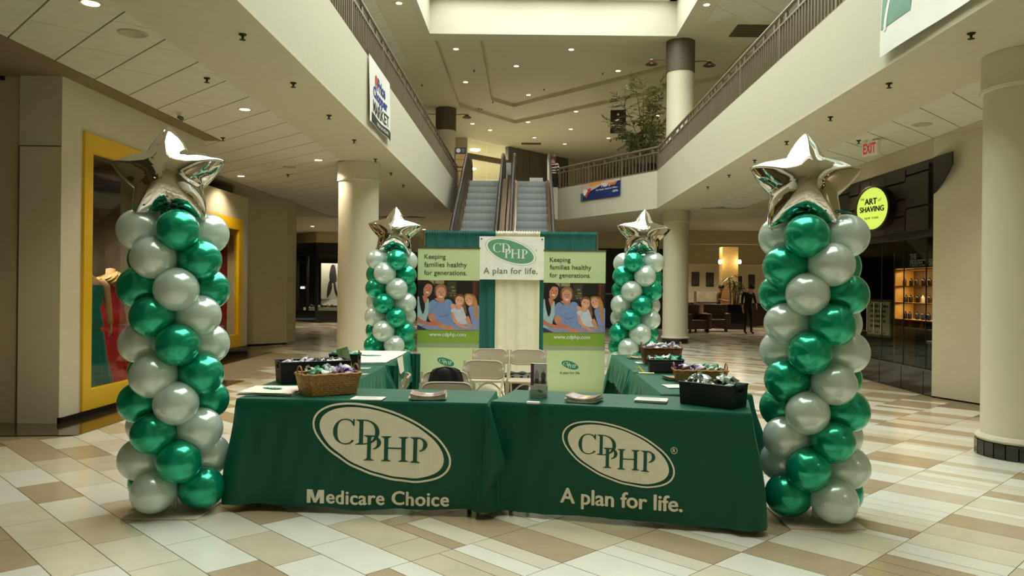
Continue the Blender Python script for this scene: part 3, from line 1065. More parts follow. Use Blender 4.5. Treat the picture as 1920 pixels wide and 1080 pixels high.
def cloth_print(cl, co, A, an, cpx, apx, scale_px, line, lpx, lw, bold, reg=None):
    x, z = on_front(A, an, *cpx)
    x2, z2 = on_front(A, an, *apx)
    a = abs(x2 - x)
    mb = MB()
    emblem(mb, print_w, None, print_w, print_g, 0.0, .0015)
    mb.v = [(p[0] * a, p[1] * a, p[2]) for p in mb.v]
    cl.stamp(mb, co, 'emblem', None, x, z)
    lx, lz = on_front(A, an, *lpx)
    lx0, _ = on_front(A, an, lpx[0] - lw / 2, lpx[1])
    lx1, _ = on_front(A, an, lpx[0] + lw / 2, lpx[1])
    if line.startswith('M'):
        # heavy capital M drawn by hand, the rest set in bold
        tx = text2d(line[1:], .1, .0003, bold=bold, spacing=1.06)
        xm = min(v[0] for v in tx.v)
        cap = fit2d(text2d('C', .1, 0), 0, 0, h=.072)
        tops = [v[1] for v in tx.v]
        base = min(tops)
        hC = .0705
        M_ = [[(0, 0), (.021, 0), (.021, hC), (0, hC)], [(.073, 0), (.094, 0), (.094, hC), (.073, hC)],
              [(.021, hC), (.021, hC - .034), (.040, .004), (.047, .004), (.047, hC - .046), (.031, hC)], [(.073, hC), (.063, hC), (.047, hC - .046), (.047, .004), (.054, .004), (.073, hC - .034)]]
        for q in M_:
            tx.add([(x + xm - .104, y + base + .001, 0) for x, y in q], [tuple(range(len(q)))])
        fit2d(tx, 0, 0, w=lx1 - lx0)
    else:
        tx = fit2d(text2d(line, .1, .0003, bold=bold), 0, 0, w=lx1 - lx0)
    cl.stamp(tx, co, 'lettering', print_w, lx, lz)
    if reg:
        rx, rz_ = on_front(A, an, *reg)
        m = MB()
        ring2d(m, ellipse2d(0, 0, .021, .021, 0, 24), ellipse2d(0, 0, .0175, .0175, 0, 24), 0, print_w)
        merge2d(m, fit2d(text2d('R', .03, .0005), 0, 0, h=.021), 0, print_w)
        cl.stamp(m, co, 'registered_mark', print_w, rx, rz_)
cloth_print(cl1, co1, A1, an1, (717, 828), (853, 828), 1, 'Medicare Choice', (711, 930), 265, .003)
cloth_print(cl2, co2, A2, an2, (1159, 849), (1271, 849), 1, 'A plan for life.', (1165, 937), 228, .0026, reg=(1264.5, 843))
# loose corner fold of the left cloth hanging over the gap between the two tables
mb = MB()
mb.grid(lambda u, v: Vector((-.262 + u * (.025 + (.125 * v / .62 if v < .62 else .125 * (1 - v) / .38)) - .03 * v, 5.09 - .03 * sin(pi * u) - .05 * v * (1 - u * .6), TOP - .005 - v * .60)), 8, 14)
fold = mb.build('corner_fold', cloth_g, co1, smooth='all')
fold.matrix_parent_inverse = (T(*A1) @ RZ(an1)).inverted()

table((-1.37, 5.93), (-1.37, 7.55), .64, (.30, .40, .6, .30), 'folding table near the front on the left side', 'green cloth on the left side table with the black bins', 21, amp=.02, flare=.03)
cl3, co3, A3, an3, L3 = table((-1.37, 7.66), (-1.37, 9.2), .64, (.34, .66, .6, .4), 'folding table at the back on the left side', 'green cloth on the left side table under the white shirts', 22, amp=.02, flare=.03)
table((.98, 7.42), (.98, 5.72), .66, (.26, .30, .6, .3), 'folding table near the front on the right side', 'green cloth on the right side table with a light wicker basket', 23, amp=.016, flare=.02)
table((.975, 9.05), (.975, 7.47), .66, (.28, .45, .6, .66), 'folding table at the back on the right side', 'green cloth on the right side table with the dark wicker basket', 24, amp=.016, flare=.02)
# long gathered end of the far left and far right cloths
def hanging_end(x, y, ex, co_parent, name='corner_fall'):
    m = MB()
    m.grid(lambda u, v: Vector((x + ex * .16 * u + .01 * sin(u * 22), y - .02 - .025 * sin(u * 19) * (.3 + v), TOP - .01 - .68 * v)), 20, 8)
    o = m.build(name, cloth_g, co_parent, smooth='all')
    o.matrix_parent_inverse = co_parent.matrix_basis.inverted()
    return o
bpy.context.view_layer.update()
hanging_end(-1.40, 9.1, 1, co3)
hanging_end(-1.42, 7.70, 1, co3)

# ================================================================ BALLOON COLUMNS
green_b = pm('green_pearl_balloon', (0, 186, 146), 0.22, metal=.6, var=.02, coat=.6, spec=.7, trans=.12)
white_b = pm('white_pearl_balloon', (238, 255, 247), 0.22, metal=.3, var=.02, coat=.6, spec=.9, trans=.3)
foil = pm('silver_foil', (232, 230, 226), 0.045, metal=1.0, var=0)
ribbon_g = pm('green_ribbon', (20, 120, 96), .4)
base_m = pm('pale_base_plate', (216, 200, 186), .5)
prof = []
for k in range(15):
    a = pi * k / 14
    z = -cos(a)
    r = sin(a) * (1.0 + .07 * z)
    prof.append((max(r, .0001), z))
prof[0] = (.05, -1.05)
prof = [(.0001, -1.16), (.07, -1.15), (.035, -1.08)] + [(.06, -1.0)] + [(max(.0001, sin(pi * k / 16) * (1 + .07 * -cos(pi * k / 16))), -cos(pi * k / 16)) for k in range(1, 17)]
def balloon_mesh(mat):
    m = MB().lathe([(r * .139, z * .156) for r, z in prof], 28, mat)
    return m.mesh('balloon', mat, smooth='all')
bal_g, bal_w = balloon_mesh(green_b), balloon_mesh(white_b)
def star_mesh(R=.372):
    m = MB()
    nt, nr = 120, 26
    def rad(th):
        ph = (th - pi / 2) % (2 * pi / 5)
        if ph > pi / 5: ph = 2 * pi / 5 - ph
        x = ph / (pi / 5)
        return R * (.60 + .40 * (1 - x) ** 1.5)
    vs, fs = [], []
    for side in (1, -1):
        base = len(vs)
        vs.append((0, -side * .205, 0))
        for j in range(1, nr + 1):
            t = j / nr
            for i in range(nt):
                th = 2 * pi * i / nt
                r = rad(th)
                ph = (th - pi / 2) % (2 * pi / 5)
                if ph > pi / 5: ph = 2 * pi / 5 - ph
                x = ph / (pi / 5)
                h = .205 * (1 - t ** (1.8 + .7 * x)) ** (.66 - .1 * x)
                wr = .004 * (t ** 5) * sin(i * 2.1 * (1 + .1 * sin(i))) * (.3 + x) * (1 if t < .999 else 0)
                vs.append((r * t * cos(th), -side * max(0.0, h + wr), r * t * sin(th)))
        for i in range(nt):
            fs.append((base, base + 1 + i, base + 1 + (i + 1) % nt))
        for j in range(nr - 1):
            for i in range(nt):
                a_ = base + 1 + j * nt + i; b_ = base + 1 + j * nt + (i + 1) % nt
                fs.append((a_, b_, b_ + nt, a_ + nt))
    m.add(vs, fs, foil)
    me = m.mesh('star_balloon', foil, smooth='all')
    bm = bmesh.new(); bm.from_mesh(me)
    bmesh.ops.remove_doubles(bm, verts=bm.verts, dist=.0004)
    bmesh.ops.recalc_face_normals(bm, faces=bm.faces)
    for f in bm.faces: f.smooth = True
    bm.to_mesh(me); bm.free()
    return me
star_me = star_mesh()
seam_me = None
def balloon_column(base, top, mirror, label, star_rot, star_tilt, star_off=(0, 0, 0)):
    bx, by = base
    t = thing('balloon_column', label, 'balloon column', (bx, by, 0), 0, 'balloon columns with foil stars')
    MB().box(-.24, .24, -.24, .24, 0, .012).build('base_plate', base_m, t, bevel=.003)
    lean = ((top[0] - bx) / 1.84, (top[1] - by) / 1.84)
    MB().tube([(0, 0, .01), (lean[0] * 1.95, lean[1] * 1.95, 1.95)], .016, 8).build('pole', white_m, t, smooth=True)
    r = random.Random(int(bx * 100))
    A_ang = [-62, 28, 118, 208]; B_ang = [-16, 74, 164, 254]
    cA = ['WGWG', 'GWGW']
    for k in range(10):           # 0 = top layer
        z = 1.85 - .1865 * k
        ang = A_ang if k % 2 == 0 else B_ang
        cols = ['WGWG', 'WGWG', 'GWGW', 'GWGW'][k % 4]
        for a, c in zip(ang, cols):
            a2 = -a if mirror else a
            a2 += r.uniform(-3, 3)
            an = radians(a2)
            dv = Vector((sin(an), -cos(an), r.uniform(-.05, .05)))
            pos = Vector((lean[0] * z, lean[1] * z, z)) + dv * .192
            o = link_part('balloon', bal_w if c == 'W' else bal_g, t)
            o['label'] = 'white pearl balloon' if c == 'W' else 'green pearl balloon'
            sc = r.uniform(.96, 1.03)
            o.matrix_local = Matrix.Translation(pos) @ dv.to_track_quat('Z', 'Y').to_matrix().to_4x4() @ Matrix.Scale(sc, 4)
    # ribbon ends tied on top
    for k in range(5):
        a = radians(-70 + 35 * k)
        pts = [(lean[0] * 1.95 + .03 * sin(a) * q + .012 * sin(q * 3 + k), lean[1] * 1.95 - .09 - .02 * q, 1.95 + .035 * q * (1 - .12 * q) * cos(a * .6)) for q in range(7)]
        MB().tube(pts, .006, 6).build('ribbon', ribbon_g, t, smooth=True)
    s = link_part('star_balloon', star_me, t)
    s['label'] = 'silver foil star balloon'
    s.matrix_local = Matrix.Translation((lean[0] * 2.2 + star_off[0], lean[1] * 2.2 + star_off[1], 2.205 + star_off[2])) @ RZ(star_tilt) @ Matrix.Rotation(radians(-13), 4, 'X') @ Matrix.Rotation(star_rot, 4, 'Y')
    return t
balloon_column((-2.33, 5.22), (-2.36, 5.22), False, 'front left column of green and white balloons topped by a silver foil star', radians(-4), radians(12), (-.02, -.02, -.005))
balloon_column((1.90, 5.16), (1.87, 5.16), True, 'front right column of green and white balloons topped by a silver foil star', radians(2), radians(-12), (-.06, -.02, -.015))
balloon_column((-1.83, 10.35), (-1.80, 10.35), False, 'far left column of green and white balloons beside the left roll-up banner', radians(2), radians(8), (.03, 0, 0))
balloon_column((1.36, 10.35), (1.46, 10.35), True, 'far right column of green and white balloons beside the right roll-up banner', radians(4), radians(-8), (.03, 0, 0))

# ================================================================ BACKDROP
drape_g = pm('green_drape', (22, 92, 86), .8, var=.08, bump=.1, bscale=200)
drape_w = pm('cream_drape', (226, 220, 198), .8, var=.04, bump=.1, bscale=200)
YB = 12.8
pl_, pr_ = P(797, 433, YB), P(1119, 437, YB)
ZB = (pl_.z + pr_.z) / 2
bd = thing('drape_backdrop', 'tall green and cream draped backdrop standing behind the roll-up banners', 'backdrop', ((pl_.x + pr_.x) / 2, YB, 0))
WB = pr_.x - pl_.x
for sx in (-1, 1):
    MB().tube([(sx * (WB / 2 + .01), 0, 0), (sx * (WB / 2 + .01), 0, ZB + .01)], .022, 10).build('upright', steel, bd, smooth=True)
    MB().box(sx * (WB / 2 + .01) - .2, sx * (WB / 2 + .01) + .2, -.2, .2, 0, .012).build('foot_plate', steel, bd)
MB().tube([(-WB / 2, 0, ZB - .03), (WB / 2, 0, ZB - .03)], .016, 8).build('crossbar', steel, bd, smooth=True)
def drape(name, x0, x1, mat, seed, dy):
    r = random.Random(seed)
    ph = [r.uniform(0, 6) for _ in range(5)]
    n = int((x1 - x0) / .011)
    def fn(u, v):
        x = x0 + (x1 - x0) * u
        g = 1 - v
        tight = math.exp(-v * 26)
        y = .012 * sin(x * 150 + ph[0]) * tight + (.018 * sin(x * 38 + ph[1] + .3 * sin(v * 5)) + .014 * sin(x * 21 + ph[2])) * (1 - tight) * (.5 + .5 * v)
        return Vector((x, dy + y - .03 * math.exp(-((v - .012) / .012) ** 2), ZB + .02 * (.5 + .5 * sin(x * 150 + ph[0])) * (1 if v < .001 else 0) - v * (ZB - .02)))
    vs = [0, .008, .016, .026, .036] + [.036 + .964 * k / 26 for k in range(1, 27)]
    return MB().grid(lambda u, v: fn(u, vs[int(round(v * 30))]), n, 30).build(name, mat, bd, smooth='all')
xw0, xw1 = P(928, 600, YB).x - bd.location.x, P(1011, 600, YB).x - bd.location.x
drape('drape', -WB / 2, xw0 + .03, drape_g, 1, 0)
o = drape('drape', xw0, xw1, drape_w, 2, -.035); o['label'] = 'cream middle drape'
drape('drape', xw1 - .03, WB / 2, drape_g, 3, 0)

# hanging oval sign
YSG = 12.66
c0, c1 = P(899, 443, YSG), P(1020, 525, YSG)
sg_g = pm('sign_green', (94, 150, 116), .6)
sg_w = pm('sign_white', (232, 230, 222), .6)
sg_t = pm('sign_grey_green_lettering', (108, 124, 108), .6)
Wd, Hd = c1.x - c0.x, c0.z - c1.z
sign = thing('hanging_sign', 'white rectangular sign with a green oval emblem hung on the middle drape', 'sign', ((c0.x + c1.x) / 2, YSG, (c0.z + c1.z) / 2))
def vert(mb, name, mat, parent, y=0.0):
    """a flat (x, y) print stood upright facing -y"""
    mb.v = [(x, y - z, yy) for x, yy, z in mb.v]
    return mb.build(name, mat, parent, recalc=False)
MB().box(-Wd / 2, Wd / 2, 0, .008, -Hd / 2, Hd / 2).build('board', sg_w, sign)
k = Wd / 121.0
m = MB()
em = MB()
emblem(em, sg_g, sg_w, sg_g, sg_w, .001, .001, inverted=True)
sc_ = 45.5 * k * 1.08
em.v = [(x * sc_ - 2 * k, y * sc_ + 12.5 * k, z) for x, y, z in em.v]
vert(em, 'emblem', None, sign)
vert(fit2d(text2d('A plan for life.', .1, 0, spacing=1.08, bold=.0022), -2 * k, -25.5 * k, w=101 * k), 'lettering', sg_t, sign, -.002)
rm = MB()
ring2d(rm, ellipse2d(0, 0, .013, .013, 0, 20), ellipse2d(0, 0, .0105, .0105, 0, 20), 0, sg_t)
merge2d(rm, fit2d(text2d('R', .03), 0, 0, h=.013), 0, sg_t)
rm.v = [(x + 45.5 * k, y + 14.5 * k, z) for x, y, z in rm.v]
vert(rm, 'registered_mark', sg_t, sign, -.002)
for sx in (-1, 1):
    MB().lathe([(.0001, -.004), (.012, -.004), (.012, .004), (.0001, .004)], 12, M=T(sx * (Wd / 2 - .035), -.004, Hd / 2 - .04) @ Matrix.Rotation(pi / 2, 4, 'X')).build('eyelet', black_m, sign)

# ---------------- roll-up banners
bn_green = pm('banner_pale_green', (208, 224, 168), .55, var=.02)
bn_band = pm('banner_leaf_green', (140, 172, 62), .55, var=.05)
bn_grey = pm('banner_grey_band', (160, 172, 138), .55)
bn_text = pm('banner_dark_lettering', (62, 74, 48), .6)
bn_white = pm('banner_white_lettering', (240, 242, 226), .6)
bn_emb = pm('banner_emblem_green', (38, 140, 100), .6)
COLS = {}
def pc(r, g, b):
    kx = (r, g, b)
    if kx not in COLS:
        COLS[kx] = pm('photo_ink_%d' % len(COLS), kx, .5, var=.10, scale=18)
    return COLS[kx]
def family_photo(w, h):
    """flat printed photograph of four seated people, drawn in units of 1055 x 840"""
    mb = MB()
    lay = [0]
    def sh(col, pts, smooth=True):
        lay[0] += 1
        q = blob(pts, 5) if smooth else pts
        q = [(min(1055, max(0, x - 30)), min(840, max(0, y - 40))) for x, y in q]
        mb.add([((x / 1055 - .5) * w, (.5 - y / 840) * h, lay[0] * .00012) for x, y in q], [tuple(range(len(q)))], pc(*col))
    def rect(col, x0, y0, x1, y1):
        sh(col, [(x0, y0), (x1, y0), (x1, y1), (x0, y1)], False)
    rect((38, 24, 18), 30, 40, 1085, 880)
    rect((150, 140, 112), 160, 40, 480, 100); rect((90, 80, 50), 300, 50, 330, 130)
    rect((64, 58, 40), 540, 60, 690, 330)
    for q in ((600, 140, 660, 170), (610, 200, 680, 230), (560, 250, 690, 262), (590, 285, 620, 310), (640, 280, 680, 305)):
        rect((128, 118, 84), *q)
    rect((70, 40, 24), 960, 50, 1060, 300); rect((104, 58, 30), 985, 50, 1010, 300)
    rect((24, 16, 14), 700, 60, 950, 270)
    # woman with long dark hair
    sh((24, 14, 14), [(30, 330), (50, 120), (130, 50), (230, 50), (300, 130), (310, 300), (290, 420), (240, 430), (150, 460), (60, 420)])
    sh((168, 196, 200), [(30, 340), (90, 380), (150, 440), (215, 350), (225, 560), (190, 700), (160, 860), (30, 800)])
    sh((196, 132, 104), [(118, 300), (190, 330), (195, 370), (155, 460), (120, 380)])
    sh((206, 134, 106), [(128, 210), (150, 130), (215, 90), (272, 130), (278, 210), (250, 280), (195, 325), (140, 290)])
    sh((20, 12, 12), [(60, 200), (110, 120), (130, 220), (118, 330), (160, 480), (130, 610), (95, 560), (60, 380)])
    sh((20, 12, 12), [(130, 180), (160, 90), (250, 70), (285, 140), (250, 110), (190, 105), (150, 150)])
    sh((250, 240, 230), [(172, 232), (200, 240), (226, 244), (212, 262), (185, 256)])
    for x, y in ((180, 168), (244, 176)):
        sh((50, 26, 22), [(x - 16, y), (x, y - 6), (x + 16, y), (x, y + 6)])
    sh((176, 104, 82), [(206, 190), (218, 212), (204, 222), (196, 214)])
    # older woman in blue
    sh((112, 74, 48), [(318, 250), (330, 150), (400, 105), (480, 110), (530, 170), (535, 290), (500, 330), (350, 320)])
    sh((128, 150, 200), [(225, 600), (230, 430), (300, 370), (360, 400), (460, 420), (520, 360), (610, 390), (640, 520), (640, 700), (680, 860), (420, 870), (340, 700), (260, 620)])
    sh((198, 138, 112), [(325, 360), (370, 340), (470, 340), (490, 370), (450, 430)])
    sh((216, 150, 122), [(345, 250), (362, 180), (430, 150), (500, 190), (512, 270), (480, 340), (420, 370), (365, 330)])
    sh((156, 112, 72), [(340, 230), (345, 150), (420, 108), (500, 130), (520, 210), (490, 170), (420, 150), (370, 190)])
    sh((252, 240, 232), [(395, 305), (430, 318), (462, 312), (440, 332), (408, 326)])
    for x, y in ((400, 238), (466, 242)):
        sh((66, 40, 34), [(x - 17, y), (x, y - 6), (x + 17, y), (x, y + 6)])
    sh((190, 118, 94), [(430, 255), (446, 284), (428, 292), (418, 284)])
    sh((104, 126, 180), [(330, 520), (420, 640), (600, 600), (430, 660)])
    # girl in white
    sh((136, 92, 56), [(655, 350), (690, 290), (760, 270), (820, 310), (840, 420), (870, 560), (840, 640), (800, 500), (700, 400)])
    sh((222, 162, 134), [(600, 440), (660, 440), (690, 500), (640, 560), (610, 520)])
    sh((206, 212, 228), [(600, 540), (680, 500), (790, 480), (850, 620), (900, 760), (880, 860), (700, 820), (650, 640)])
    sh((218, 158, 130), [(680, 440), (760, 450), (770, 520), (690, 530)])
    sh((228, 168, 138), [(672, 380), (690, 320), (750, 295), (808, 330), (818, 400), (790, 460), (730, 475), (690, 440)])
    sh((112, 70, 40), [(660, 350), (700, 290), (770, 285), (815, 330), (750, 305), (700, 320), (675, 370)])
    sh((250, 236, 226), [(722, 412), (748, 424), (770, 422), (752, 434)])
    for x, y in ((724, 366), (786, 380)):
        sh((72, 44, 36), [(x - 14, y), (x, y - 5), (x + 14, y), (x, y + 5)])
    # fair-haired girl leaning in
    sh((164, 112, 60), [(830, 290), (900, 260), (1000, 290), (1050, 400), (1060, 560), (1040, 700), (1000, 660), (970, 500), (880, 420)])
    sh((138, 152, 206), [(900, 500), (980, 470), (1085, 480), (1085, 800), (980, 790), (930, 640)])
    sh((230, 166, 134), [(838, 360), (860, 300), (930, 290), (975, 350), (975, 420), (930, 470), (870, 440)])
    sh((196, 140, 76), [(960, 330), (1010, 330), (1050, 480), (1050, 690), (1015, 690), (985, 500)])
    sh((250, 236, 226), [(888, 420), (920, 428), (942, 412), (925, 440)])
    for x, y in ((872, 372), (930, 344)):
        sh((70, 42, 34), [(x - 15, y + 3), (x, y - 6), (x + 15, y - 3), (x, y + 5)])
    # laps, arms and hands
    sh((150, 152, 186), [(160, 800), (350, 790), (560, 800), (680, 790), (1085, 780), (1085, 885), (30, 885)])
    sh((60, 54, 92), [(30, 800), (120, 840), (200, 885), (30, 885)])
    sh((208, 144, 114), [(215, 640), (250, 600), (330, 620), (350, 720), (450, 780), (620, 830), (640, 870), (500, 870), (330, 780), (240, 720)])
    sh((204, 124, 96), [(30, 660), (120, 720), (250, 750), (330, 720), (460, 770), (420, 800), (300, 812), (180, 790), (30, 740)])
    sh((222, 158, 130), [(610, 590), (650, 590), (690, 700), (780, 780), (890, 830), (870, 860), (760, 820), (650, 740)])
    sh((214, 148, 118), [(850, 700), (900, 640), (960, 790), (920, 800)])
    return mb
def rollup(px0, py0, px1, Y, label, head_y, ph_y0, ph_y1, band_y, grey_y, logo_y, sub_y, hx, url_x, logo_x, yb, leg):
    a, b = P(px0, py0, Y), P(px1, py0 + (px1 - px0) * .0105, Y)
    W = b.x - a.x
    Ht = a.z
    t = thing('rollup_banner', label, 'banner', ((a.x + b.x) / 2, Y, 0))
    kk = Y / F
    def lx(px): return (px - (px0 + px1) / 2) * kk
    def lz(py): return Ht - (py - py0) * kk
    MB().box(-W / 2 - .01, W / 2 + .01, -.09, .09, 0, .07).build('base', steel, t, bevel=.01)
    MB().tube([(0, .06, .05), (0, .03, Ht)], .012, 8).build('support_pole', steel, t, smooth=True)
    MB().box(-W / 2, W / 2, -.004, .004, .05, Ht - .01).build('fabric', bn_green, t)
    MB().box(-W / 2 - .005, W / 2 + .005, -.012, .012, Ht - .02, Ht).build('top_rail', steel, t)
    fp = family_photo(W, lz(ph_y0) - lz(ph_y1))
    fp.v = [(x, y + (lz(ph_y0) + lz(ph_y1)) / 2, z) for x, y, z in fp.v]
    vert(fp, 'photo_print', None, t, -.0045)
    MB().box(-W / 2, W / 2, -.0055, -.004, lz(band_y), lz(ph_y1)).build('green_band', bn_band, t)
    MB().box(-W / 2, W / 2, -.0055, -.004, lz(grey_y), lz(band_y)).build('grey_band', bn_grey, t)
    for i, (s, y, x1) in enumerate(head_y):
        vert(fit2d(text2d(s, .1, 0, align='LEFT', bold=.0008), lx((hx + x1) / 2), lz(y), w=(x1 - hx) * kk), 'lettering', bn_text, t, -.0055)
    vert(fit2d(text2d('www.cdphp.com', .1, 0, bold=.002), lx(url_x), lz((ph_y1 + band_y) / 2 - 3), w=69 * kk), 'web_address', bn_white, t, -.007)
    em = MB()
    emblem(em, bn_emb, bn_white, bn_emb, bn_white, .0005, .0008, inverted=True)
    s_ = 18.5 * kk
    em.v = [(x * s_ + lx(logo_x), y * s_ + lz(logo_y), z) for x, y, z in em.v]
    vert(em, 'emblem', None, t, -.0045)
    vert(fit2d(text2d('A plan for life.', .1, 0, bold=.001), lx(logo_x), lz(sub_y), w=38 * kk), 'tag_line', bn_emb, t, -.0055)
    return t
rollup(784, 463, 900, 10.62, 'pale green roll-up banner left of the cream drape, partly behind the black jacket',
       [('Keeping', 482, 836), ('families healthy', 497, 876), ('for generations.', 512, 876)], 525, 618, 643, 651, 678, 695, 796, 841, 838, 760, None)
rollup(1020, 468, 1136, 10.6, 'pale green roll-up banner right of the cream drape',
       [('Keeping', 488, 1070), ('families healthy', 502, 1109), ('for generations.', 517, 1108)], 530, 623, 648, 656, 684, 699, 1031, 1074, 1071, 765, None)

# ================================================================ FOLDING CHAIRS
chair_m = pm('beige_chair_plastic', (176, 164, 140), .5, var=.02)
chair_f = pm('beige_chair_frame', (190, 180, 156), .4, metal=.3)
def make_chair(label):
    t = thing('folding_chair', label, 'chair', (0, 0, 0), 0, 'beige folding chairs in the booth')
    def back(u, v):
        x = (u - .5) * .40
        w_ = 1 - .10 * max(0, v - .6) / .4
        e = abs(u - .5) * 2
        z = .60 + .165 * v
        z += (-.02 if v > .5 else .02) * max(0, e - .8) / .2
        return Vector((x * w_, .10 + .05 * v + .03 * (1 - e * e), z))
    m = MB().grid(back, 14, 6)
    n = len(m.v)
    m2 = MB().grid(lambda u, v: back(u, v) + Vector((0, .014, 0)), 14, 6)
    m.add(m2.v, m2.f)
    rim = [back(k / 14, 0) for k in range(15)] + [back(1, k / 6) for k in range(1, 7)] + [back(1 - k / 14, 1) for k in range(1, 15)] + [back(0, 1 - k / 6) for k in range(1, 6)]
    m.tube([p + Vector((0, .007, 0)) for p in rim], .010, 6, closed=True)
    m.build('backrest', chair_m, t, smooth='all')
    sp = [(x * .40, -.34 + y * .37) for x, y in [(-.46, 1), (-.5, .9), (-.5, .1), (-.42, 0), (.42, 0), (.5, .1), (.5, .9), (.46, 1)]]
    MB().prism(sp, .43, .452).build('seat', chair_m, t, bevel=.006)
    for sx in (-1, 1):
        x = sx * .205
        MB().tube([(x, .165, .765), (x * 1.01, .12, .62), (x * 1.02, -.05, .44), (x * 1.02, -.26, .02), (x * 1.02, -.265, 0)], .011, 8).build('leg', chair_f, t, smooth=True)
        MB().tube([(x * .9, -.13, .43), (x * .93, .02, .41), (x * .95, .16, .2), (x * .97, .24, 0)], .011, 8).build('leg', chair_f, t, smooth=True)
    MB().tube([(-.2, .2, .11), (.2, .2, .11)], .009, 8).build('stretcher', chair_f, t, smooth=True)
    arch = [(-.185 + .37 * k / 12, -.2, .20 + .21 * sin(pi * k / 12) ** .6) for k in range(13)]
    MB().tube(arch, .010, 8).build('brace', chair_f, t, smooth=True)
    return t
ch = make_chair('beige folding chair standing in front of the left drape seam, behind another')
ch.location = (-.435, 9.15, 0)
dup(ch, (.0, 9.1, 0), radians(-4), 'beige folding chair in front of the cream drape beside the waste bin')
dup(ch, (-.46, 7.65, 0), radians(-12), 'beige folding chair turned slightly, between the black jacket and the rear chairs')
dup(ch, (-.61, 5.83, 0), radians(0), 'beige folding chair pushed up to the back of the front left table')
dup(ch, (-.69, 6.62, 0), radians(5), 'beige folding chair hidden under a black jacket')
dup(ch, (-1.16, 6.5, 0), radians(-80), 'beige folding chair pushed in sideways at the left side table')
# black jacket over a chair back
jk = MB()
def jac(u, v):
    a = 2 * pi * u
    top = v
    w_ = (.105 + .10 * (1 - top) ** .8) * (1 + .05 * sin(3 * a + 1))
    d_ = .05 + .07 * (1 - top)
    z = .44 + .40 * (top if top < .86 else .86 + (top - .86) * .6) + .012 * sin(5 * a) * (1 - top)
    kx = 1.0 if v < .8 else sqrt(max(0, 1 - ((v - .8) / .2) ** 2))
    return Vector((w_ * cos(a) * kx * (1 + .0), .15 + d_ * sin(a) * kx + .012 * sin(7 * a + 4 * v), z))
jk.grid(jac, 40, 16, closed_u=True)
o = jk.build('jacket', pm('black_jacket_cloth', (16, 15, 17), .85, var=.15, bump=.3, bscale=90), None, smooth='all')
o.location = (-.69, 6.60, 0); o.rotation_euler = (0, 0, radians(5))
tag(o, 'black jacket draped over the back of a folding chair', 'jacket')
# waste bin
t = thing('waste_bin', 'small black waste bin with a clear liner between the two rear chairs', 'bin', (-.13, 9.75, 0))
MB().lathe([(.13, 0), (.17, .42), (.16, .42), (.125, .02)], 28).build('body', black_m, t, smooth=True)
MB().grid(lambda u, v: Vector(((.172 + .008 * sin(u * 60)) * cos(2 * pi * u), (.172 + .008 * sin(u * 60)) * sin(2 * pi * u), .34 + .10 * v + .008 * sin(u * 44))), 60, 3, closed_u=True).build('liner', pm('bin_liner', (150, 148, 140), .3), t, smooth='all')
# cardboard box under the far right table
t = thing('cardboard_box', 'brown cardboard box under the far right side table', 'box', (1.18, 7.72, 0), radians(6))
kraft = pm('kraft_cardboard', (150, 106, 66), .8, var=.08)
MB().box(-.13, .13, -.16, .16, 0, .5).build('body', kraft, t, bevel=.004)
MB().box(-.13, .0, -.155, .155, .5, .505).build('flap', kraft, t)
MB().box(.003, .13, -.155, .155, .5, .505).build('flap', kraft, t)
# ================================================================ THINGS ON THE TABLES
ZT_ = TOP + .0085
def ztop(px, py, z=ZT_):
    return Pz(px, py, z)
wick = pm('wicker_straw', (172, 128, 72), .7, var=.35, scale=60)
wick_d = pm('dark_wicker', (112, 68, 40), .7, var=.35, scale=60)
wick_h = pm('wicker_handle', (150, 104, 62), .6, var=.2)
def basket(loc, rz, L, W, H, mat, label, rows=11, top=1.16):
    t = thing('wicker_basket', label, 'basket', loc, rz)
    def per(u, s):
        # rounded rectangle perimeter
        p = 2 * (L + W) * u
        l2, w2 = L / 2 * s, W / 2 * s
        r = .03
        segs = [(Vector((-l2, -w2)), Vector((l2, -w2)), Vector((0, -1))), (Vector((l2, -w2)), Vector((l2, w2)), Vector((1, 0))),
                (Vector((l2, w2)), Vector((-l2, w2)), Vector((0, 1))), (Vector((-l2, w2)), Vector((-l2, -w2)), Vector((-1, 0)))]
        lens = [L, W, L, W]
        for k in range(4):
            if p <= lens[k] or k == 3:
                q = p / lens[k]
                a, b, n = segs[k]
                pt = a.lerp(b, min(1, q))
                m = min(q, 1 - q) * lens[k]
                if m < r:
                    c = Vector((0, 0))
                    pt = pt * (1 - .10 * (1 - m / r) ** 2)
                return pt, n
            p -= lens[k]
    nu = int(2 * (L + W) / .006)
    def fn(u, v):
        s = 1 + (top - 1) * v
        pt, n = per(u, s)
        row = v * rows
        st = int(row)
        b = .0035 * abs(sin(pi * row)) * (.55 + .45 * sin(u * 2 * (L + W) / .016 * pi + pi * (st % 2)))
        return Vector((pt.x + n.x * b, pt.y + n.y * b, H * v))
    m = MB().grid(fn, nu, rows * 4, closed_u=True)
    m.build('woven_side', mat, t, smooth='all')
    rimp = [per(k / 60, top)[0] for k in range(60)]
    MB().tube([(p.x, p.y, H + .003 * sin(k * 1.9)) for k, p in enumerate(rimp)], .008, 8, closed=True).build('rim', mat, t, smooth='all')
    MB().box(-L / 2 * .97, L / 2 * .97, -W / 2 * .97, W / 2 * .97, .002, .01).build('bottom', mat, t)
    for sx in (-1, 1):
        hw = W * .24
        MB().tube([(sx * L / 2 * top * 1.0, hw * cos(pi * k / 12), H - .01 + .065 * sin(pi * k / 12) ** .8) for k in range(13)], .0055, 8).build('handle', wick_h, t, smooth=True)
    return t
bag_g = pm('packet_green', (66, 160, 120), .35, var=.1)
bag_w = pm('packet_clear', (206, 218, 208), .25, var=.08)
bag_p = pm('packet_purple', (112, 74, 150), .35, var=.1)
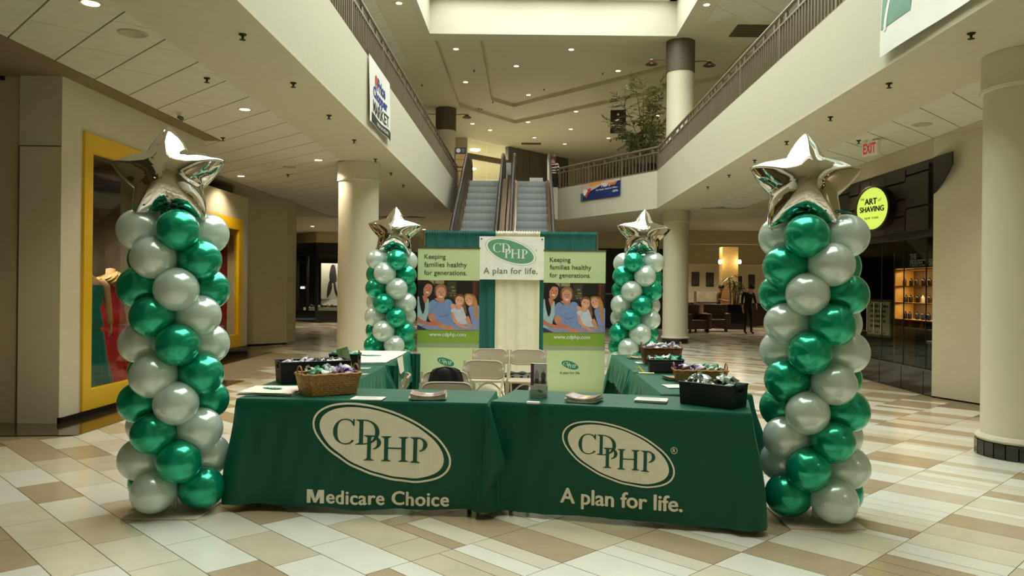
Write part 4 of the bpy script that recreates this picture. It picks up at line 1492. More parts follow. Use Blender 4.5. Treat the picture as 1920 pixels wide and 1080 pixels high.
bag_l = pm('packet_lilac', (206, 200, 214), .3, var=.08)
bag_s = pm('packet_silver', (196, 208, 200), .18, metal=.5, var=.2)
def packet(mat, seed, s=1.0, name='wrapped_packet'):
    """a small gift in twisted clear wrap: a crumpled pillow with two frilled ends"""
    r = random.Random(seed)
    ph = [r.uniform(0, 6) for _ in range(4)]
    def fn(u, v):
        a = 2 * pi * u
        x = (v - .5) * .11
        e = abs(v - .5) * 2
        if e < .55: rad = .026 * (1 - .25 * (e / .55) ** 3)
        elif e < .7: rad = .0195 - (e - .55) / .15 * .012
        else: rad = .0075 + (e - .7) / .3 * .018
        rad *= 1 + .16 * sin(3 * a + ph[0] + v * 7) + .1 * sin(7 * a + ph[1]) * (2 if e > .7 else 1)
        return Vector((x, rad * cos(a), rad * .75 * sin(a)))
    m = MB().grid(fn, 18, 16, closed_u=True)
    me = m.mesh(name, mat, smooth='all')
    return me
PK = {}
def fill(cx, cy, z, rz, L, W, n, mats, seed, label, group, heap=.04, s=1.0, name='wrapped_packet', hmat=None):
    r = random.Random(seed)
    for k in range(n):
        mat = hmat(k, n) if hmat else r.choice(mats)
        key = (mat.name, k % 3)
        if key not in PK:
            PK[key] = packet(mat, k % 3 + 5)
        o = bpy.data.objects.new(name, PK[key])
        COL.objects.link(o)
        u = (k + .5) / n
        x = (u - .5) * L * .86
        y = r.uniform(-.36, .36) * W
        zz = z + r.uniform(0, heap) * (1 - (2 * y / W) ** 2)
        o.location = (cx + cos(rz) * x - sin(rz) * y, cy + sin(rz) * x + cos(rz) * y, zz)
        o.rotation_euler = (r.uniform(-.5, .5), r.uniform(-.6, .6), r.uniform(0, 6.28))
        o.scale = (s, s, s)
        tag(o, label + ', %s from its left end' % ORD[k], 'packet', group)
# front wicker basket
bl = (-1.40, 5.52)
basket((bl[0], bl[1], ZT_), radians(34), .35, .23, .145, wick, 'straw wicker basket on the front left table, full of green and purple packets')
fill(bl[0], bl[1], ZT_ + .135, radians(34), .36, .22, 16, None, 4, 'small green or white wrapped packet in the front straw basket', 'packets in the front straw basket',
     hmat=lambda k, n: (bag_g, bag_w, bag_g, bag_w)[k % 4] if k < n * .55 else (bag_p, bag_l)[k % 2])
for o in [q for q in COL.objects if q.get('group') == 'packets in the front straw basket']:
    if 'purple' in o.data.materials[0].name or 'lilac' in o.data.materials[0].name:
        tag(o, o['label'].replace('green or white', 'purple or lilac'), group='purple packets in the front straw basket')
# right baskets
p = ztop(1329, 718)
br1 = (1.42, 6.45)
basket((br1[0], br1[1], ZT_), radians(-3), .37, .22, .10, wick, 'straw wicker basket on the right near table, behind the black crate')
fill(br1[0], br1[1], ZT_ + .09, radians(-3), .4, .22, 16, None, 8, 'small purple or lilac wrapped packet in the right straw basket', 'packets in the right straw basket',
     hmat=lambda k, n: (bag_p, bag_l, bag_w)[k % 3] if k < n * .6 else (bag_g, bag_w)[k % 2])
for o in [q for q in COL.objects if q.get('group') == 'packets in the right straw basket']:
    if 'green' in o.data.materials[0].name or 'clear' in o.data.materials[0].name:
        tag(o, o['label'].replace('purple or lilac', 'green or clear'), group='green packets in the right straw basket')
br2 = (1.36, 7.98)
basket((br2[0], br2[1], ZT_), radians(2), .34, .24, .165, wick_d, 'dark brown wicker basket at the far end of the right tables')
fill(br2[0], br2[1], ZT_ + .155, radians(2), .36, .22, 13, [bag_l, bag_l, bag_w], 12, 'small pale lilac packet in the dark wicker basket', 'packets in the dark wicker basket')

def crate(loc, rz, L, W, H, label, open_weave=False):
    t = thing('storage_bin', label, 'storage bin', loc, rz)
    th = .006
    tp = 1.04
    def wall_q(name, a, b):
        # wall from a to b (bottom), flaring to the top
        a, b = Vector(a), Vector(b)
        n = 10
        MB().add([(a.x, a.y, 0), (b.x, b.y, 0), (b.x * tp, b.y * tp, H), (a.x * tp, a.y * tp, H),
                  (a.x * .98, a.y * .97, 0), (b.x * .98, b.y * .97, 0), (b.x * tp * .98, b.y * tp * .97, H), (a.x * tp * .98, a.y * tp * .97, H)],
                 [(0, 1, 2, 3), (4, 5, 6, 7), (0, 1, 5, 4), (1, 2, 6, 5), (2, 3, 7, 6), (3, 0, 4, 7)]).build(name, black_m, t)
    l, w_ = L / 2, W / 2
    wall_q('side', (-l, -w_), (l, -w_))
    wall_q('side', (l, w_), (-l, w_))
    for sx in (-1, 1):
        # end walls with a hand hole
        x0 = sx * l
        def pt(y, z):
            f = 1 + (tp - 1) * z / H
            return (x0 * f, y * f, z)
        hy, hz0, hz1 = .05, H * .66, H * .86
        q = []
        for y0, y1, z0, z1 in ((-w_, -hy, 0, H), (hy, w_, 0, H), (-hy, hy, 0, hz0), (-hy, hy, hz1, H)):
            q.append((y0, y1, z0, z1))
        m = MB()
        for y0, y1, z0, z1 in q:
            c = [Vector(pt(y0, z0)), Vector(pt(y1, z0)), Vector(pt(y1, z1)), Vector(pt(y0, z1))]
            d_ = Vector((-sx * th, 0, 0))
            m.add(c + [v + d_ for v in c], [(0, 1, 2, 3), (7, 6, 5, 4), (0, 4, 5, 1), (1, 5, 6, 2), (2, 6, 7, 3), (3, 7, 4, 0)])
        m.build('end', black_m, t)
        MB().tube([pt(-hy - .01, H * .97), pt(hy + .01, H * .97)], .012, 8).build('grip', black_m, t, smooth=True)
    MB().box(-l, l, -w_, w_, 0, .006).build('bottom', black_m, t)
    rp = [(-l * tp, -w_ * tp, H), (l * tp, -w_ * tp, H), (l * tp, w_ * tp, H), (-l * tp, w_ * tp, H)]
    MB().tube(rp, .006, 6, closed=True).build('rim', black_m, t)
    if open_weave:
        m = MB()
        for k in range(18):
            x = -l * .95 + 2 * l * .95 * k / 17
            m.tube([(x, -w_ - .003, .01), (x, -w_ * tp - .003, H - .01)], .0035, 5)
        for k in range(7):
            z = .02 + (H - .04) * k / 6
            f = 1 + (tp - 1) * z / H
            m.tube([(-l * f, -w_ * f - .005, z), (l * f, -w_ * f - .005, z)], .003, 5)
        o = m.build('lattice', pm('grey_plastic_lattice', (44, 44, 44), .4), t)
        o['kind'] = 'stuff'
    return t
c0 = ztop(1365, 769); c1_ = ztop(1271, 757); c2 = ztop(1402, 762)
ctr = (c1_ + c2) / 2
an = atan2((c0 - c1_).y, (c0 - c1_).x)
LB, WB_ = (c0 - c1_).length, .21
crate((ctr.x + .005, ctr.y + .01, ZT_), an, LB, WB_, .145, 'black fabric bin with hand holes on the right end of the front right table')
fill(ctr.x, ctr.y, ZT_ + .125, an, LB * .95, WB_, 14, [bag_s, bag_w], 31, 'silvery clear wrapped bag heaped in the front black bin', 'clear bags in the front black bin', heap=.05, s=1.15, name='wrapped_bag')
e = (-1.70, 6.22)
crate((e[0], e[1], ZT_), radians(27), .52, .26, .165, 'long black fabric bin behind the front straw basket')
fill(e[0], e[1], ZT_ + .145, radians(27), .5, .24, 10, [bag_l, bag_s], 32, 'pale wrapped bag in the long black bin', 'bags in the long black bin', heap=.02, name='wrapped_bag')
e2 = (-1.62, 6.98)
crate((e2[0], e2[1], ZT_), radians(4), .24, .2, .155, 'small black bin with a green top beside the leaning green folder')
fill(e2[0], e2[1], ZT_ + .14, 0, .2, .16, 5, [bag_g], 33, 'green wrapped packet in the small black bin', 'packets in the small black bin', heap=.01)
e3 = (1.27, 7.20)
crate((e3[0], e3[1], ZT_), radians(-5), .30, .2, .115, 'small black lattice crate in front of the dark wicker basket', True)
fill(e3[0], e3[1], ZT_ + .105, radians(-5), .3, .2, 12, [bag_w, bag_g, bag_w], 34, 'pale green wrapped packet in the black lattice crate', 'packets in the black lattice crate', heap=.03)

# papers, magazines
paper = pm('white_paper', (240, 238, 230), .6, var=.01)
paper_line = pm('paper_print_grey', (190, 190, 184), .6)
def papers(px, py, w_, d_, rz, label, n=5, name='paper_stack', th=.002, mat=None):
    p = ztop(px, py)
    t = thing(name, label, 'papers', (p.x, p.y, ZT_), rz)
    r = random.Random(int(px))
    for k in range(n):
        MB().box(-w_ / 2, w_ / 2, -d_ / 2, d_ / 2, k * th, k * th + th * .85, M=T(r.uniform(-.004, .004), r.uniform(-.004, .004), 0) @ RZ(r.uniform(-.02, .02))).build('sheet', mat or paper, t)
    m = MB()
    for k in range(5):
        y = d_ * (.32 - .14 * k)
        m.box(-w_ * .38, w_ * (.38 - .1 * (k % 2)), y - .004, y + .002, n * th, n * th + .0004)
    m.build('printed_lines', paper_line, t)
    return t
papers(690, 748, .21, .13, an1, 'stack of white printed sheets on the front left table', 4)
papers(1221, 752.5, .21, .15, an2 - .03, 'pad of white printed sheets on the front right table', 8)
papers(1208, 680.5, .16, .16, .05, 'white sheet beside the dark wicker basket on the right', 2, 'paper_sheet')
papers(1264, 725, .14, .2, .1, 'white sheets half hidden behind the front black bin', 3)
papers(684, 690.5, .09, .1, -.2, 'small white card on the left side table', 1, 'card')
papers(671, 701, .16, .09, -.25, 'cream printed card beside the front straw basket', 1, 'card', mat=pm('cream_card', (222, 204, 166), .6))
yc = pm('yellow_card', (222, 200, 60), .5)
t = thing('folded_card', 'yellow folded card standing on the right side table', 'card', tuple(ztop(1198, 698)), radians(-12))
MB().prism([(-.05, 0), (.0, .055), (.05, 0), (.044, 0), (.0, .048), (-.044, 0)], -.035, .035, M=Matrix(((1, 0, 0, 0), (0, 0, 1, 0), (0, 1, 0, 0), (0, 0, 0, 1)))).build('card', yc, t)
t = thing('flat_card', 'pale yellow card lying beside the standing yellow card', 'card', tuple(ztop(1212, 700)), radians(-6))
MB().box(-.07, .07, -.035, .035, 0, .006).build('card', pm('pale_yellow_card', (232, 222, 150), .5), t)
t = thing('sticky_notes', 'small white pad of notes near the front edge of the right table', 'note pad', tuple(ztop(1000, 756.5)), an2)
for k in range(3):
    MB().box(-.042, .042, -.02, .02, .004 * k, .004 * k + .0036).build('sheet', paper, t)
inks = [pm('magazine_ink_%d' % i, c, .4, var=.3, scale=30) for i, c in enumerate([(176, 150, 128), (222, 214, 200), (150, 120, 110), (226, 190, 96), (190, 184, 186), (130, 90, 84)])]
def magazines(px, py, w_, d_, rz, label, seed, n=6, group=None):
    p = ztop(px, py)
    r = random.Random(seed)
    t = thing('magazine_stack', label, 'magazines', (p.x, p.y, ZT_), rz)
    for k in range(n):
        z0 = .0045 * k
        curl = .006 + .003 * k
        dx, dy = r.uniform(-.008, .008), r.uniform(-.006, .006)
        def fn(u, v, e=0.0):
            x = (u - .5) * w_
            c = curl * (abs(u - .5) * 2) ** 2.4
            return Vector((x + dx, (v - .5) * d_ + dy, z0 + c + e))
        m = MB().grid(lambda u, v: fn(u, v, .004), 14, 2)
        lo = MB().grid(lambda u, v: fn(u, v, .0), 14, 2)
        m.add(lo.v, lo.f)
        for vv in (0, 1):
            a = [fn(i / 14, vv) for i in range(15)]; b = [fn(i / 14, vv, .004) for i in range(15)]
            m.add(a + b, [(i, i + 1, 16 + i, 15 + i) for i in range(14)])
        for uu in (0, 1):
            m.add([fn(uu, 0), fn(uu, 1), fn(uu, 1, .004), fn(uu, 0, .004)], [(0, 1, 2, 3)])
        m.build('magazine', inks[1] if k < n - 1 else inks[0], t, smooth=True)
    c = curl
    for q, (ua, ub, va, vb) in enumerate(((.06, .34, .1, .9), (.4, .62, .15, .55), (.66, .94, .12, .9), (.4, .62, .6, .9))):
        m = MB().grid(lambda u, v: fn(ua + (ub - ua) * u, va + (vb - va) * v, .0046), 5, 2)
        m.build('cover_picture', inks[(q + seed) % 5 + (1 if q else 0)], t, smooth=True)
magazines(803, 747, .235, .19, an1 + .12, 'curled stack of colour magazines on the front left table', 2)
magazines(1096, 752, .215, .19, an2 - .1, 'curled stack of colour magazines on the front right table', 4)
magazines(1199, 672, .24, .2, .1, 'magazines at the far end of the right tables', 3, 3)
magazines(1268, 711, .2, .2, .1, 'magazines beside the right straw basket', 5, 4)

# brochure holder
p = ztop(1010, 745)
acr = glass('acrylic', (238, 242, 240), .05)
t = thing('brochure_holder', 'clear acrylic holder with a purple-edged brochure on the front right table', 'brochure holder', (p.x, p.y, ZT_), an2 + .02)
MB().box(-.062, .062, -.03, .03, 0, .004).build('base', acr, t)
MB().box(-.06, .06, .012, .015, .0, .12).build('back_plate', acr, t)
MB().box(-.06, .06, -.030, -.027, 0, .055).build('front_plate', acr, t)
for sx in (-1, 1):
    MB().box(sx * .06 - .0015, sx * .06 + .0015, -.03, .015, 0, .08).build('side_plate', acr, t)
MB().box(-.055, .055, -.012, .008, .004, .235).build('brochure', paper, t)
MB().box(-.055, -.033, -.0135, -.012, .085, .235).build('purple_edge', pm('print_purple', (96, 52, 92), .5), t)
m = MB()
def up(pts, col, z):
    m.add([(x, -.0125 - z, y) for x, y in pts], [tuple(range(len(pts)))], pc(*col))
up([(-.033, .095), (.055, .095), (.055, .235), (-.033, .235)], (196, 198, 206), .0004)
up([(-.033, .095), (.055, .095), (.055, .115), (-.033, .115)], (130, 128, 100), .0006)
for x0, cols in ((-.012, ((70, 66, 76), (160, 150, 160), (190, 140, 120))), (.034, ((60, 56, 60), (96, 72, 66), (180, 130, 110)))):
    up(blob([(x0 - .012, .10), (x0 - .010, .14), (x0 + .010, .14), (x0 + .012, .10)]), cols[0], .0008)
    up(blob([(x0 - .014, .135), (x0 - .012, .172), (x0 + .012, .172), (x0 + .014, .135)]), cols[1], .0009)
    up(ellipse2d(x0, .182, .007, .010, 0, 14), cols[2], .001)
up([(-.055, .012), (.055, .012), (.055, .085), (-.055, .085)], (214, 216, 204), .0004)
em = MB(); emblem(em, None, None, bn_emb, bn_white, .0006, .0004)
m.add([(x * .022 + .012, -.0125 - z, y * .022 + .045) for x, y, z in em.v], em.f, bn_emb)
m.build('brochure_print', None, t, recalc=False)
# leaning green folder on the left table
p = ztop(652, 699)
t = thing('display_folder', 'pale green folder leaning upright beside the small black bin', 'folder', (p.x, p.y, ZT_), radians(24))
MB().box(-.05, .05, -.006, .006, 0, .225, M=Matrix.Rotation(radians(-14), 4, 'Y')).build('cover', pm('folder_green', (120, 142, 104), .5), t, bevel=.002)
MB().box(-.05, .05, .0, .05, 0, .008).build('foot', bag_g, t)
MB().box(-.004, .05, -.0075, -.006, .03, .2, M=Matrix.Rotation(radians(-14), 4, 'Y')).build('label', pm('folder_label', (150, 166, 130), .5), t)
# folded white shirts
def shirt(cx, cy, L, W, rz, label, layers, seed, logo=True):
    r = random.Random(seed)
    t = thing('folded_shirts', label, 'shirts', (cx, cy, ZT_), rz)
    for k in range(layers):
        ph = r.uniform(0, 6)
        def fn(u, v):
            e = min(u, 1 - u, v, 1 - v)
            x = (u - .5) * L * (1 + .02 * sin(ph + v * 5)); y = (v - .5) * W * (1 + .03 * sin(ph + u * 6))
            z = .007 * k + .007 * smooth01(e / .04) + .002 * sin(u * 13 + ph) * smooth01(e / .1) + .0015 * sin(v * 17 + ph)
            return Vector((x, y, max(.0005, z)))
        m = MB().grid(fn, 26, 20)
        m.build('shirt', cloth_w, t, smooth='all')
    if logo:
        m = MB()
        emblem(m, None, None, bn_emb, bn_white, 0, .0008)
        s_ = min(L, W) * .26
        m.v = [(x * s_, y * s_ + .0, .007 * layers + .005 + z) for x, y, z in m.v]
        m.build('emblem', None, t, recalc=False)
    return t
p = Pz(506, 737, ZT_)
shirt(p.x + .01, p.y + .03, .38, .34, an1 + .02, 'folded white shirts with a green emblem at the left end of the front table', 4, 3)
shirt(-1.69, 8.42, .60, 1.36, 0, 'white shirts with a green emblem spread over the far left side table', 2, 6)
# sleeve hanging down from the far left table
m = MB().grid(lambda u, v: Vector((.33 + .012 + .012 * sin(u * 9) * v + .02 * v, -.30 + .36 * u * (1 - .35 * v) + .06 * v, .012 - .20 * v * (1 - .5 * abs(u - .4)))), 12, 10)
sl = m.build('hanging_sleeve', cloth_w, [q for q in COL.objects if q.name.startswith('folded_shirts')][-1], smooth='all')

# ================================================================ HANGING BANNERS ON THE BALCONIES
vinyl = pm('white_vinyl', (238, 238, 230), .45, var=.02, scale=4, bump=.4, bscale=5)
ink_blue = pm('banner_blue', (40, 62, 140), .5)
ink_red = pm('banner_red', (206, 66, 52), .5)
ink_black = pm('banner_black', (40, 38, 36), .5)
def flat_banner(label, origin, ex, L, H, mat, builder, name='hanging_banner', wav=.02):
    """origin = top corner at the viewer's left; ex = unit vector to the right along the fascia"""
    ex = Vector(ex).normalized()
    an = atan2(ex.y, ex.x)
    t = thing(name, label, 'banner', origin, an)
    def fn(u, v, e=0.0):
        y = -.012 - wav * (v ** 1.5) * (.6 + .4 * sin(u * 9)) - wav * .35 * sin(u * 7 + v * 3) * v - e
        return Vector((u * L, y, -v * H))
    MB().grid(fn, 40, 20, mat).build('sheet', mat, t, smooth='all', recalc=False)
    m = MB()
    builder(m)
    # prints follow the sheet
    me = m.mesh('print', None, recalc=False)
    bm = bmesh.new(); bm.from_mesh(me)
    for ax, mx in ((0, L), (1, H)):
        q = .06
        while q < mx:
            no = (1, 0, 0) if ax == 0 else (0, 1, 0)
            co = (q, 0, 0) if ax == 0 else (0, -q, 0)
            bmesh.ops.bisect_plane(bm, geom=bm.verts[:] + bm.edges[:] + bm.faces[:], plane_co=co, plane_no=no)
            q += .06
    for v in bm.verts:
        v.co = fn(v.co.x / L, -v.co.y / H, .004 + v.co.z)
    bm.to_mesh(me); bm.free()
    o = bpy.data.objects.new('print', me); COL.objects.link(o); o.parent = t
    for x in (.02, L - .02):
        MB().tube([(x, -.01, -.01), (x, .03, .06)], .006, 6).build('tie', black_m, t)
    return t
def pb(m):
    def st(s, cx, cy, w_, mat, h=None, off=.002, rot=0, z=0.0):
        merge2d(m, fit2d(text2d(s, .1, off), cx, cy, w=w_, h=h, rot=rot), z, mat)
    st('Price', .92, -.27, .60, ink_blue, .19, .004)
    st('Chopper', .80, -.47, 1.1, ink_blue, .21, .004)
    ax = [(.5 + .09 * cos(t_) * (1 if k % 2 else .55), -.25 + .09 * sin(t_) * (1 if k % 2 else .55)) for k, t_ in [(k, 2 * pi * k / 12) for k in range(12)]]
    poly2d(m, ax, .001, ink_red)
    ring2d(m, ellipse2d(.5, -.27, .10, .10, 0, 20), ellipse2d(.5, -.27, .075, .075, 0, 20), 0, ink_red)
    st('MARKET', .83, -.665, 1.2, ink_black, .18, .002)
    poly2d(m, [(.12, -.78), (1.0, -.8), (1.62, -.78), (1.62, -.92), (.12, -.92)], 0, ink_black)
    st('OPEN 24 HOURS', .95, -.86, .8, vinyl, .05, .001, z=.002)
o1 = Px(691, 106, XL + .02); o2 = Px(729, 167, XL + .02)
flat_banner('white supermarket banner with blue and red lettering hung on the left balcony edge', (XL + .015, o1.y, 4.74), (0, 1, 0), o2.y - o1.y + .05, .93, vinyl, pb, wav=.03)
leaf_g = pm('banner_soft_green', (98, 148, 126), .5, var=.1)
def cb(m):
    # big oval emblem, its lower left showing in view
    L_ = 3.0
    emb_ = MB()
    emblem(emb_, leaf_g, vinyl, leaf_g, vinyl, 0, .001)
    m_s = .92
    m.add([(L_ - 1.02 - .0 + x * m_s, -.30 + y * m_s, z) for x, y, z in emb_.v if True], emb_.f, None)
    m.mats = emb_.mats; m.m = emb_.m[:]
    # cropped at the sheet's edges
def cb2(m):
    poly2d(m, [(.02, -.005), (.68, -.005), (.66, -.3), (.60, -.71), (.02, -.71)], 0, leaf_g)
    A = [(.08 + .42 * q ** 1.8, -.74 + .75 * q) for q in [k / 14 for k in range(15)]]
    strip2d(m, A, [(x + .055, y) for x, y in A], .002, vinyl)
    ring2d(m, ellipse2d(.26, -.22, .20, .16, radians(-30), 32), ellipse2d(.26, -.22, .16, .125, radians(-30), 32), .003, vinyl)
    poly2d(m, ellipse2d(1.0, -.32, .20, .30, 0, 32), 0, leaf_g)
    poly2d(m, ellipse2d(1.75, -.30, .34, .28, radians(-18), 32), 0, leaf_g)
    merge2d(m, fit2d(text2d('A plan for life.', .1, .002), 2.1, -.74, w=1.4), .0, pm('sign_grey_green_lettering', (0, 0, 0)))
o1 = Px(1655, 105, XR - .03)
# clip the print to the sheet
def cb3(m):
    cb2(m)
    m.v = [(min(3.03, max(.02, x)), min(-.01, max(-.90, y)), z) for x, y, z in m.v]
fb = flat_banner('large white banner with a green oval hung on the right balcony edge near the viewer', (XR - .015, o1.y, 4.76), (0, -1, 0), 3.05, .97, vinyl, cb3, wav=.05)
navy = pm('banner_navy', (30, 48, 104), .5)
def nb(m):
    W_, H_ = 1.22, .52
    poly2d(m, [(.005, -.005), (W_ - .005, -.005), (W_ - .005, -.06), (.62, -.13), (.3, -.25), (.005, -.30)], .0, pm('banner_cloud', (206, 180, 168), .5))
    poly2d(m, [(.25, -.005), (.8, -.005), (.62, -.06), (.3, -.11)], .001, pm('banner_orange', (240, 150, 50), .5))
    def st(s, cx, cy, w_, mat, h, off=.002, sh=0.0):
        merge2d(m, fit2d(text2d(s, .1, off, sh), cx, cy, w=w_, h=h), .002, mat)
    st('Nav', .76, -.12, .20, vinyl, .13, .003, .2)
    st('igator', .99, -.125, .26, pm('banner_orange', (0, 0, 0)), .14, .003, .2)
    st('Pay Easily. Explore Often.', .82, -.255, .66, vinyl, .06, .001)
    st('CDTA', 1.08, -.36, .16, vinyl, .06, .003)
    poly2d(m, [(.12, -.40), (.2, -.20), (.33, -.14), (.33, -.24), (.24, -.34), (.2, -.44)], .002, pm('banner_red', (0, 0, 0)))
    poly2d(m, [(.08, -.20), (.16, -.16), (.24, -.22), (.16, -.36), (.10, -.36)], .003, vinyl)
    poly2d(m, [(.005, -.28), (.08, -.30), (.08, -.51), (.005, -.51)], .002, pm('banner_teal', (50, 110, 140), .5))
fa, fbv = Vector((0.92, 25.4)), Vector((XR, 21.3))
fd = (fbv - fa).normalized()
fn_ = Vector((fd.y, -fd.x))
u1, _ = unroll(1091, 350)
def hit(px):
    u, _v = unroll(px, 340)
    kx = u / F
    # solve fa + s*fd on X = kx*Y
    s_ = (kx * fa.y - fa.x) / (fd.x - kx * fd.y)
    return s_
sa, sb = hit(1091), hit(1165)
q = fa + fd * sa + fn_ * .02
LN = sb - sa
def nb2(m):
    nb(m)
    m.v = [(x / 1.22 * LN, y / .52 * .50, z) for x, y, z in m.v]
flat_banner('navy and orange transit banner on the slanted balcony edge', (q.x, q.y, 4.70), (fd.x, fd.y, 0), LN, .50, navy, nb2, wav=.012)

# ================================================================ CEILING FITTINGS
lens_m = lampglow
def downlight(loc, r, label, group, power, warm=True, glow=None):
    t = thing('downlight', label, 'ceiling light', loc, 0, group)
    MB().lathe([(r * .74, -.002), (r * 1.0, -.008), (r * 1.0, 0)], 24).build('trim_ring', trim_ring, t, smooth=True)
    MB().lathe([(r * .74, -.002), (r * .5, .0), (.0001, .0)], 20, M=T(0, 0, -.002)).build('lens', lens_m, t, smooth=True)
    l = bpy.data.lights.new('downlight_beam', 'SPOT')
    l.energy = power
    l.color = (1.0, .86, .66) if warm else (1.0, .93, .82)
    l.spot_size = radians(130)
    l.spot_blend = .6
    l.shadow_soft_size = .06
    lo = bpy.data.objects.new('lamp', l)
    COL.objects.link(lo)
    lo.parent = t
    lo.location = (0, 0, -.03)
    return t
zl = ZS + .012
PW = 60
POLY_O = [(-2.57, 21), (-2.57, 28.7), (-.58, 31.5), (6, 24.5), (6, 21)]
POLY_I = [(-1.38, 21), (-1.38, 28.2), (-.6, 29.2), (4.3, 23.8), (4.3, 21)]
def inside(p, poly):
    r_ = False
    for (x0, y0), (x1, y1) in zip(poly, poly[1:] + poly[:1]):
        if (y0 > p.y) != (y1 > p.y) and p.x < (x1 - x0) * (p.y - y0) / (y1 - y0) + x0:
            r_ = not r_
    return r_
def on_ceiling(px, py):
    for dz, ok in ((.26, lambda q: inside(q, POLY_I)), (.13, lambda q: inside(q, POLY_O) and not inside(q, POLY_I)), (0, lambda q: True)):
        p = Pz(px, py, ZC + dz)
        if ok(p):
            return p
for k, (px, py) in enumerate(((170, 6), (459, 205), (597, 300), (452, 330))):
    p = Pz(px, py, zl)
    downlight((p.x, p.y, zl), .085, 'round recessed downlight under the left balcony, %s from the viewer' % ('nearest', 'second', 'third, beside the column', 'farthest, behind the star')[k], 'downlights under the left balcony', PW)
for k, (px, py) in enumerate(((1851, 178), (1563, 303))):
    p = Pz(px, py, zl)
    downlight((p.x, p.y, zl), .085, 'round recessed downlight under the right balcony, %s' % ('beside the near column', 'behind the front right star')[k], 'downlights under the right balcony', PW)
p = Pz(1303, 437, ZS)
downlight((p.x, p.y, ZS), .085, 'small bright downlight in the far low ceiling right of the far column', None, PW)
for x, y in ((-3.9, -1.5), (5.2, 1.0), (5.2, -3.0)):
    downlight((x, y, zl), .085, 'round recessed downlight behind the viewer', 'downlights behind the viewer', PW)
for x, y in ((7.5, 31), (10, 28), (-8, 29), (-4, 30), (9, 36)):
    downlight((x, y, ZS), .085, 'round recessed downlight far under the end balcony', 'downlights far under the end balcony', 150)
ups = sorted([on_ceiling(*q) for q in ((855, 92), (1071, 93), (968, 124), (1159, 133), (873, 154), (991, 178), (748, 6), (1080, 209), (990, 229), (1002, 258), (1070, 242), (1141, 259), (1232, 217), (919, 244), (886, 232), (1325, 9), (1059, 270))], key=lambda q: q.y)
for k, p in enumerate(ups):
    downlight(tuple(p), .095, 'small recessed downlight in the upper ceiling, %s nearest of all to the viewer' % ORD[k], 'downlights in the upper ceiling', PW, False)
spk = pm('sprinkler_bronze', (48, 42, 32), .4, metal=.5)
spk_me = [MB().lathe([(.035, 0), (.03, -.012), (.012, -.015), (.01, -.04), (.0001, -.042)], 14).mesh('body', spk, smooth=True),
          MB().lathe([(.0001, -.05), (.028, -.048), (.028, -.052), (.0001, -.054)], 12).mesh('deflector', spk)]
def sprinkler(p, where, grp):
    t = thing('sprinkler', where, 'sprinkler', tuple(p), 0, grp)
    link_part('body', spk_me[0], t)
    link_part('deflector', spk_me[1], t)
for k, (px, py) in enumerate(((455, 64), (550, 155), (617, 216), (664, 262), (704, 298), (733, 324), (756, 347))):
    sprinkler(Pz(px, py, ZS), 'dark sprinkler head in the smooth left balcony soffit, %s from the viewer' % ORD[k], 'sprinklers along the left soffit')
for k, (px, py) in enumerate(((388, 146), (418, 258), (540, 327))):
    sprinkler(Pz(px, py, zl), 'dark sprinkler head in the panel ceiling under the left balcony, %s from the viewer' % ORD[k], 'sprinklers in the left panel ceiling')
for k, (px, py) in enumerate(((1821, 62), (1667, 156), (1557, 219), (1475, 265), (1415, 300), (1367, 328), (1327, 350))):
    sprinkler(Pz(px, py, ZS), 'dark sprinkler head in the smooth right balcony soffit, %s from the viewer' % ORD[k], 'sprinklers along the right soffit')
sprinkler(Pz(1610, 263, zl), 'dark sprinkler head in the panel ceiling beside the exit sign', None)
for k, p in enumerate(sorted([on_ceiling(*q) for q in ((889, 132), (791, 159), (1020, 167), (1130, 137), (924, 191), (898, 203), (903, 204))], key=lambda q: q.y)):
    sprinkler(p, 'tiny dark sprinkler head in the upper ceiling, %s nearest to the viewer' % ORD[k], 'sprinklers in the upper ceiling')
for px, py, lab in ((249, 62, 'round ceiling speaker grille near the top left corner'), (543, 313, 'round ceiling speaker grille farther along the left ceiling'), (1729, 233, 'round ceiling speaker grille under the right balcony')):
    p = Pz(px, py, zl)
    t = thing('ceiling_speaker', lab, 'speaker', (p.x, p.y, zl))
    MB().lathe([(.125, 0), (.12, -.008), (.105, -.010), (.1, -.006), (.0001, -.006)], 32).build('grille', pm('speaker_grille', (176, 170, 150), .6), t, smooth=True)
    MB().lathe([(.0001, -.009), (.02, -.009), (.02, -.006)], 12).build('dot', trim_ring, t)
# exit sign
pe = Pz(1636, 262, ZS + .01)
t = thing('exit_sign', 'white exit sign with red letters hung under the right balcony', 'exit sign', (pe.x - .02, pe.y, ZS + .012), radians(-70))
MB().box(-.15, .15, -.03, .03, -.23, -.03).build('housing', white_m, t, bevel=.006)
MB().box(-.05, .05, -.02, .02, -.03, 0).build('canopy', white_m, t)
tx = fit2d(text2d('EXIT', .1, .003), 0, -.13, w=.24, h=.15)
vert(tx, 'lettering', pm('exit_red', (206, 60, 40), .5, emit=.12), t, -.032)
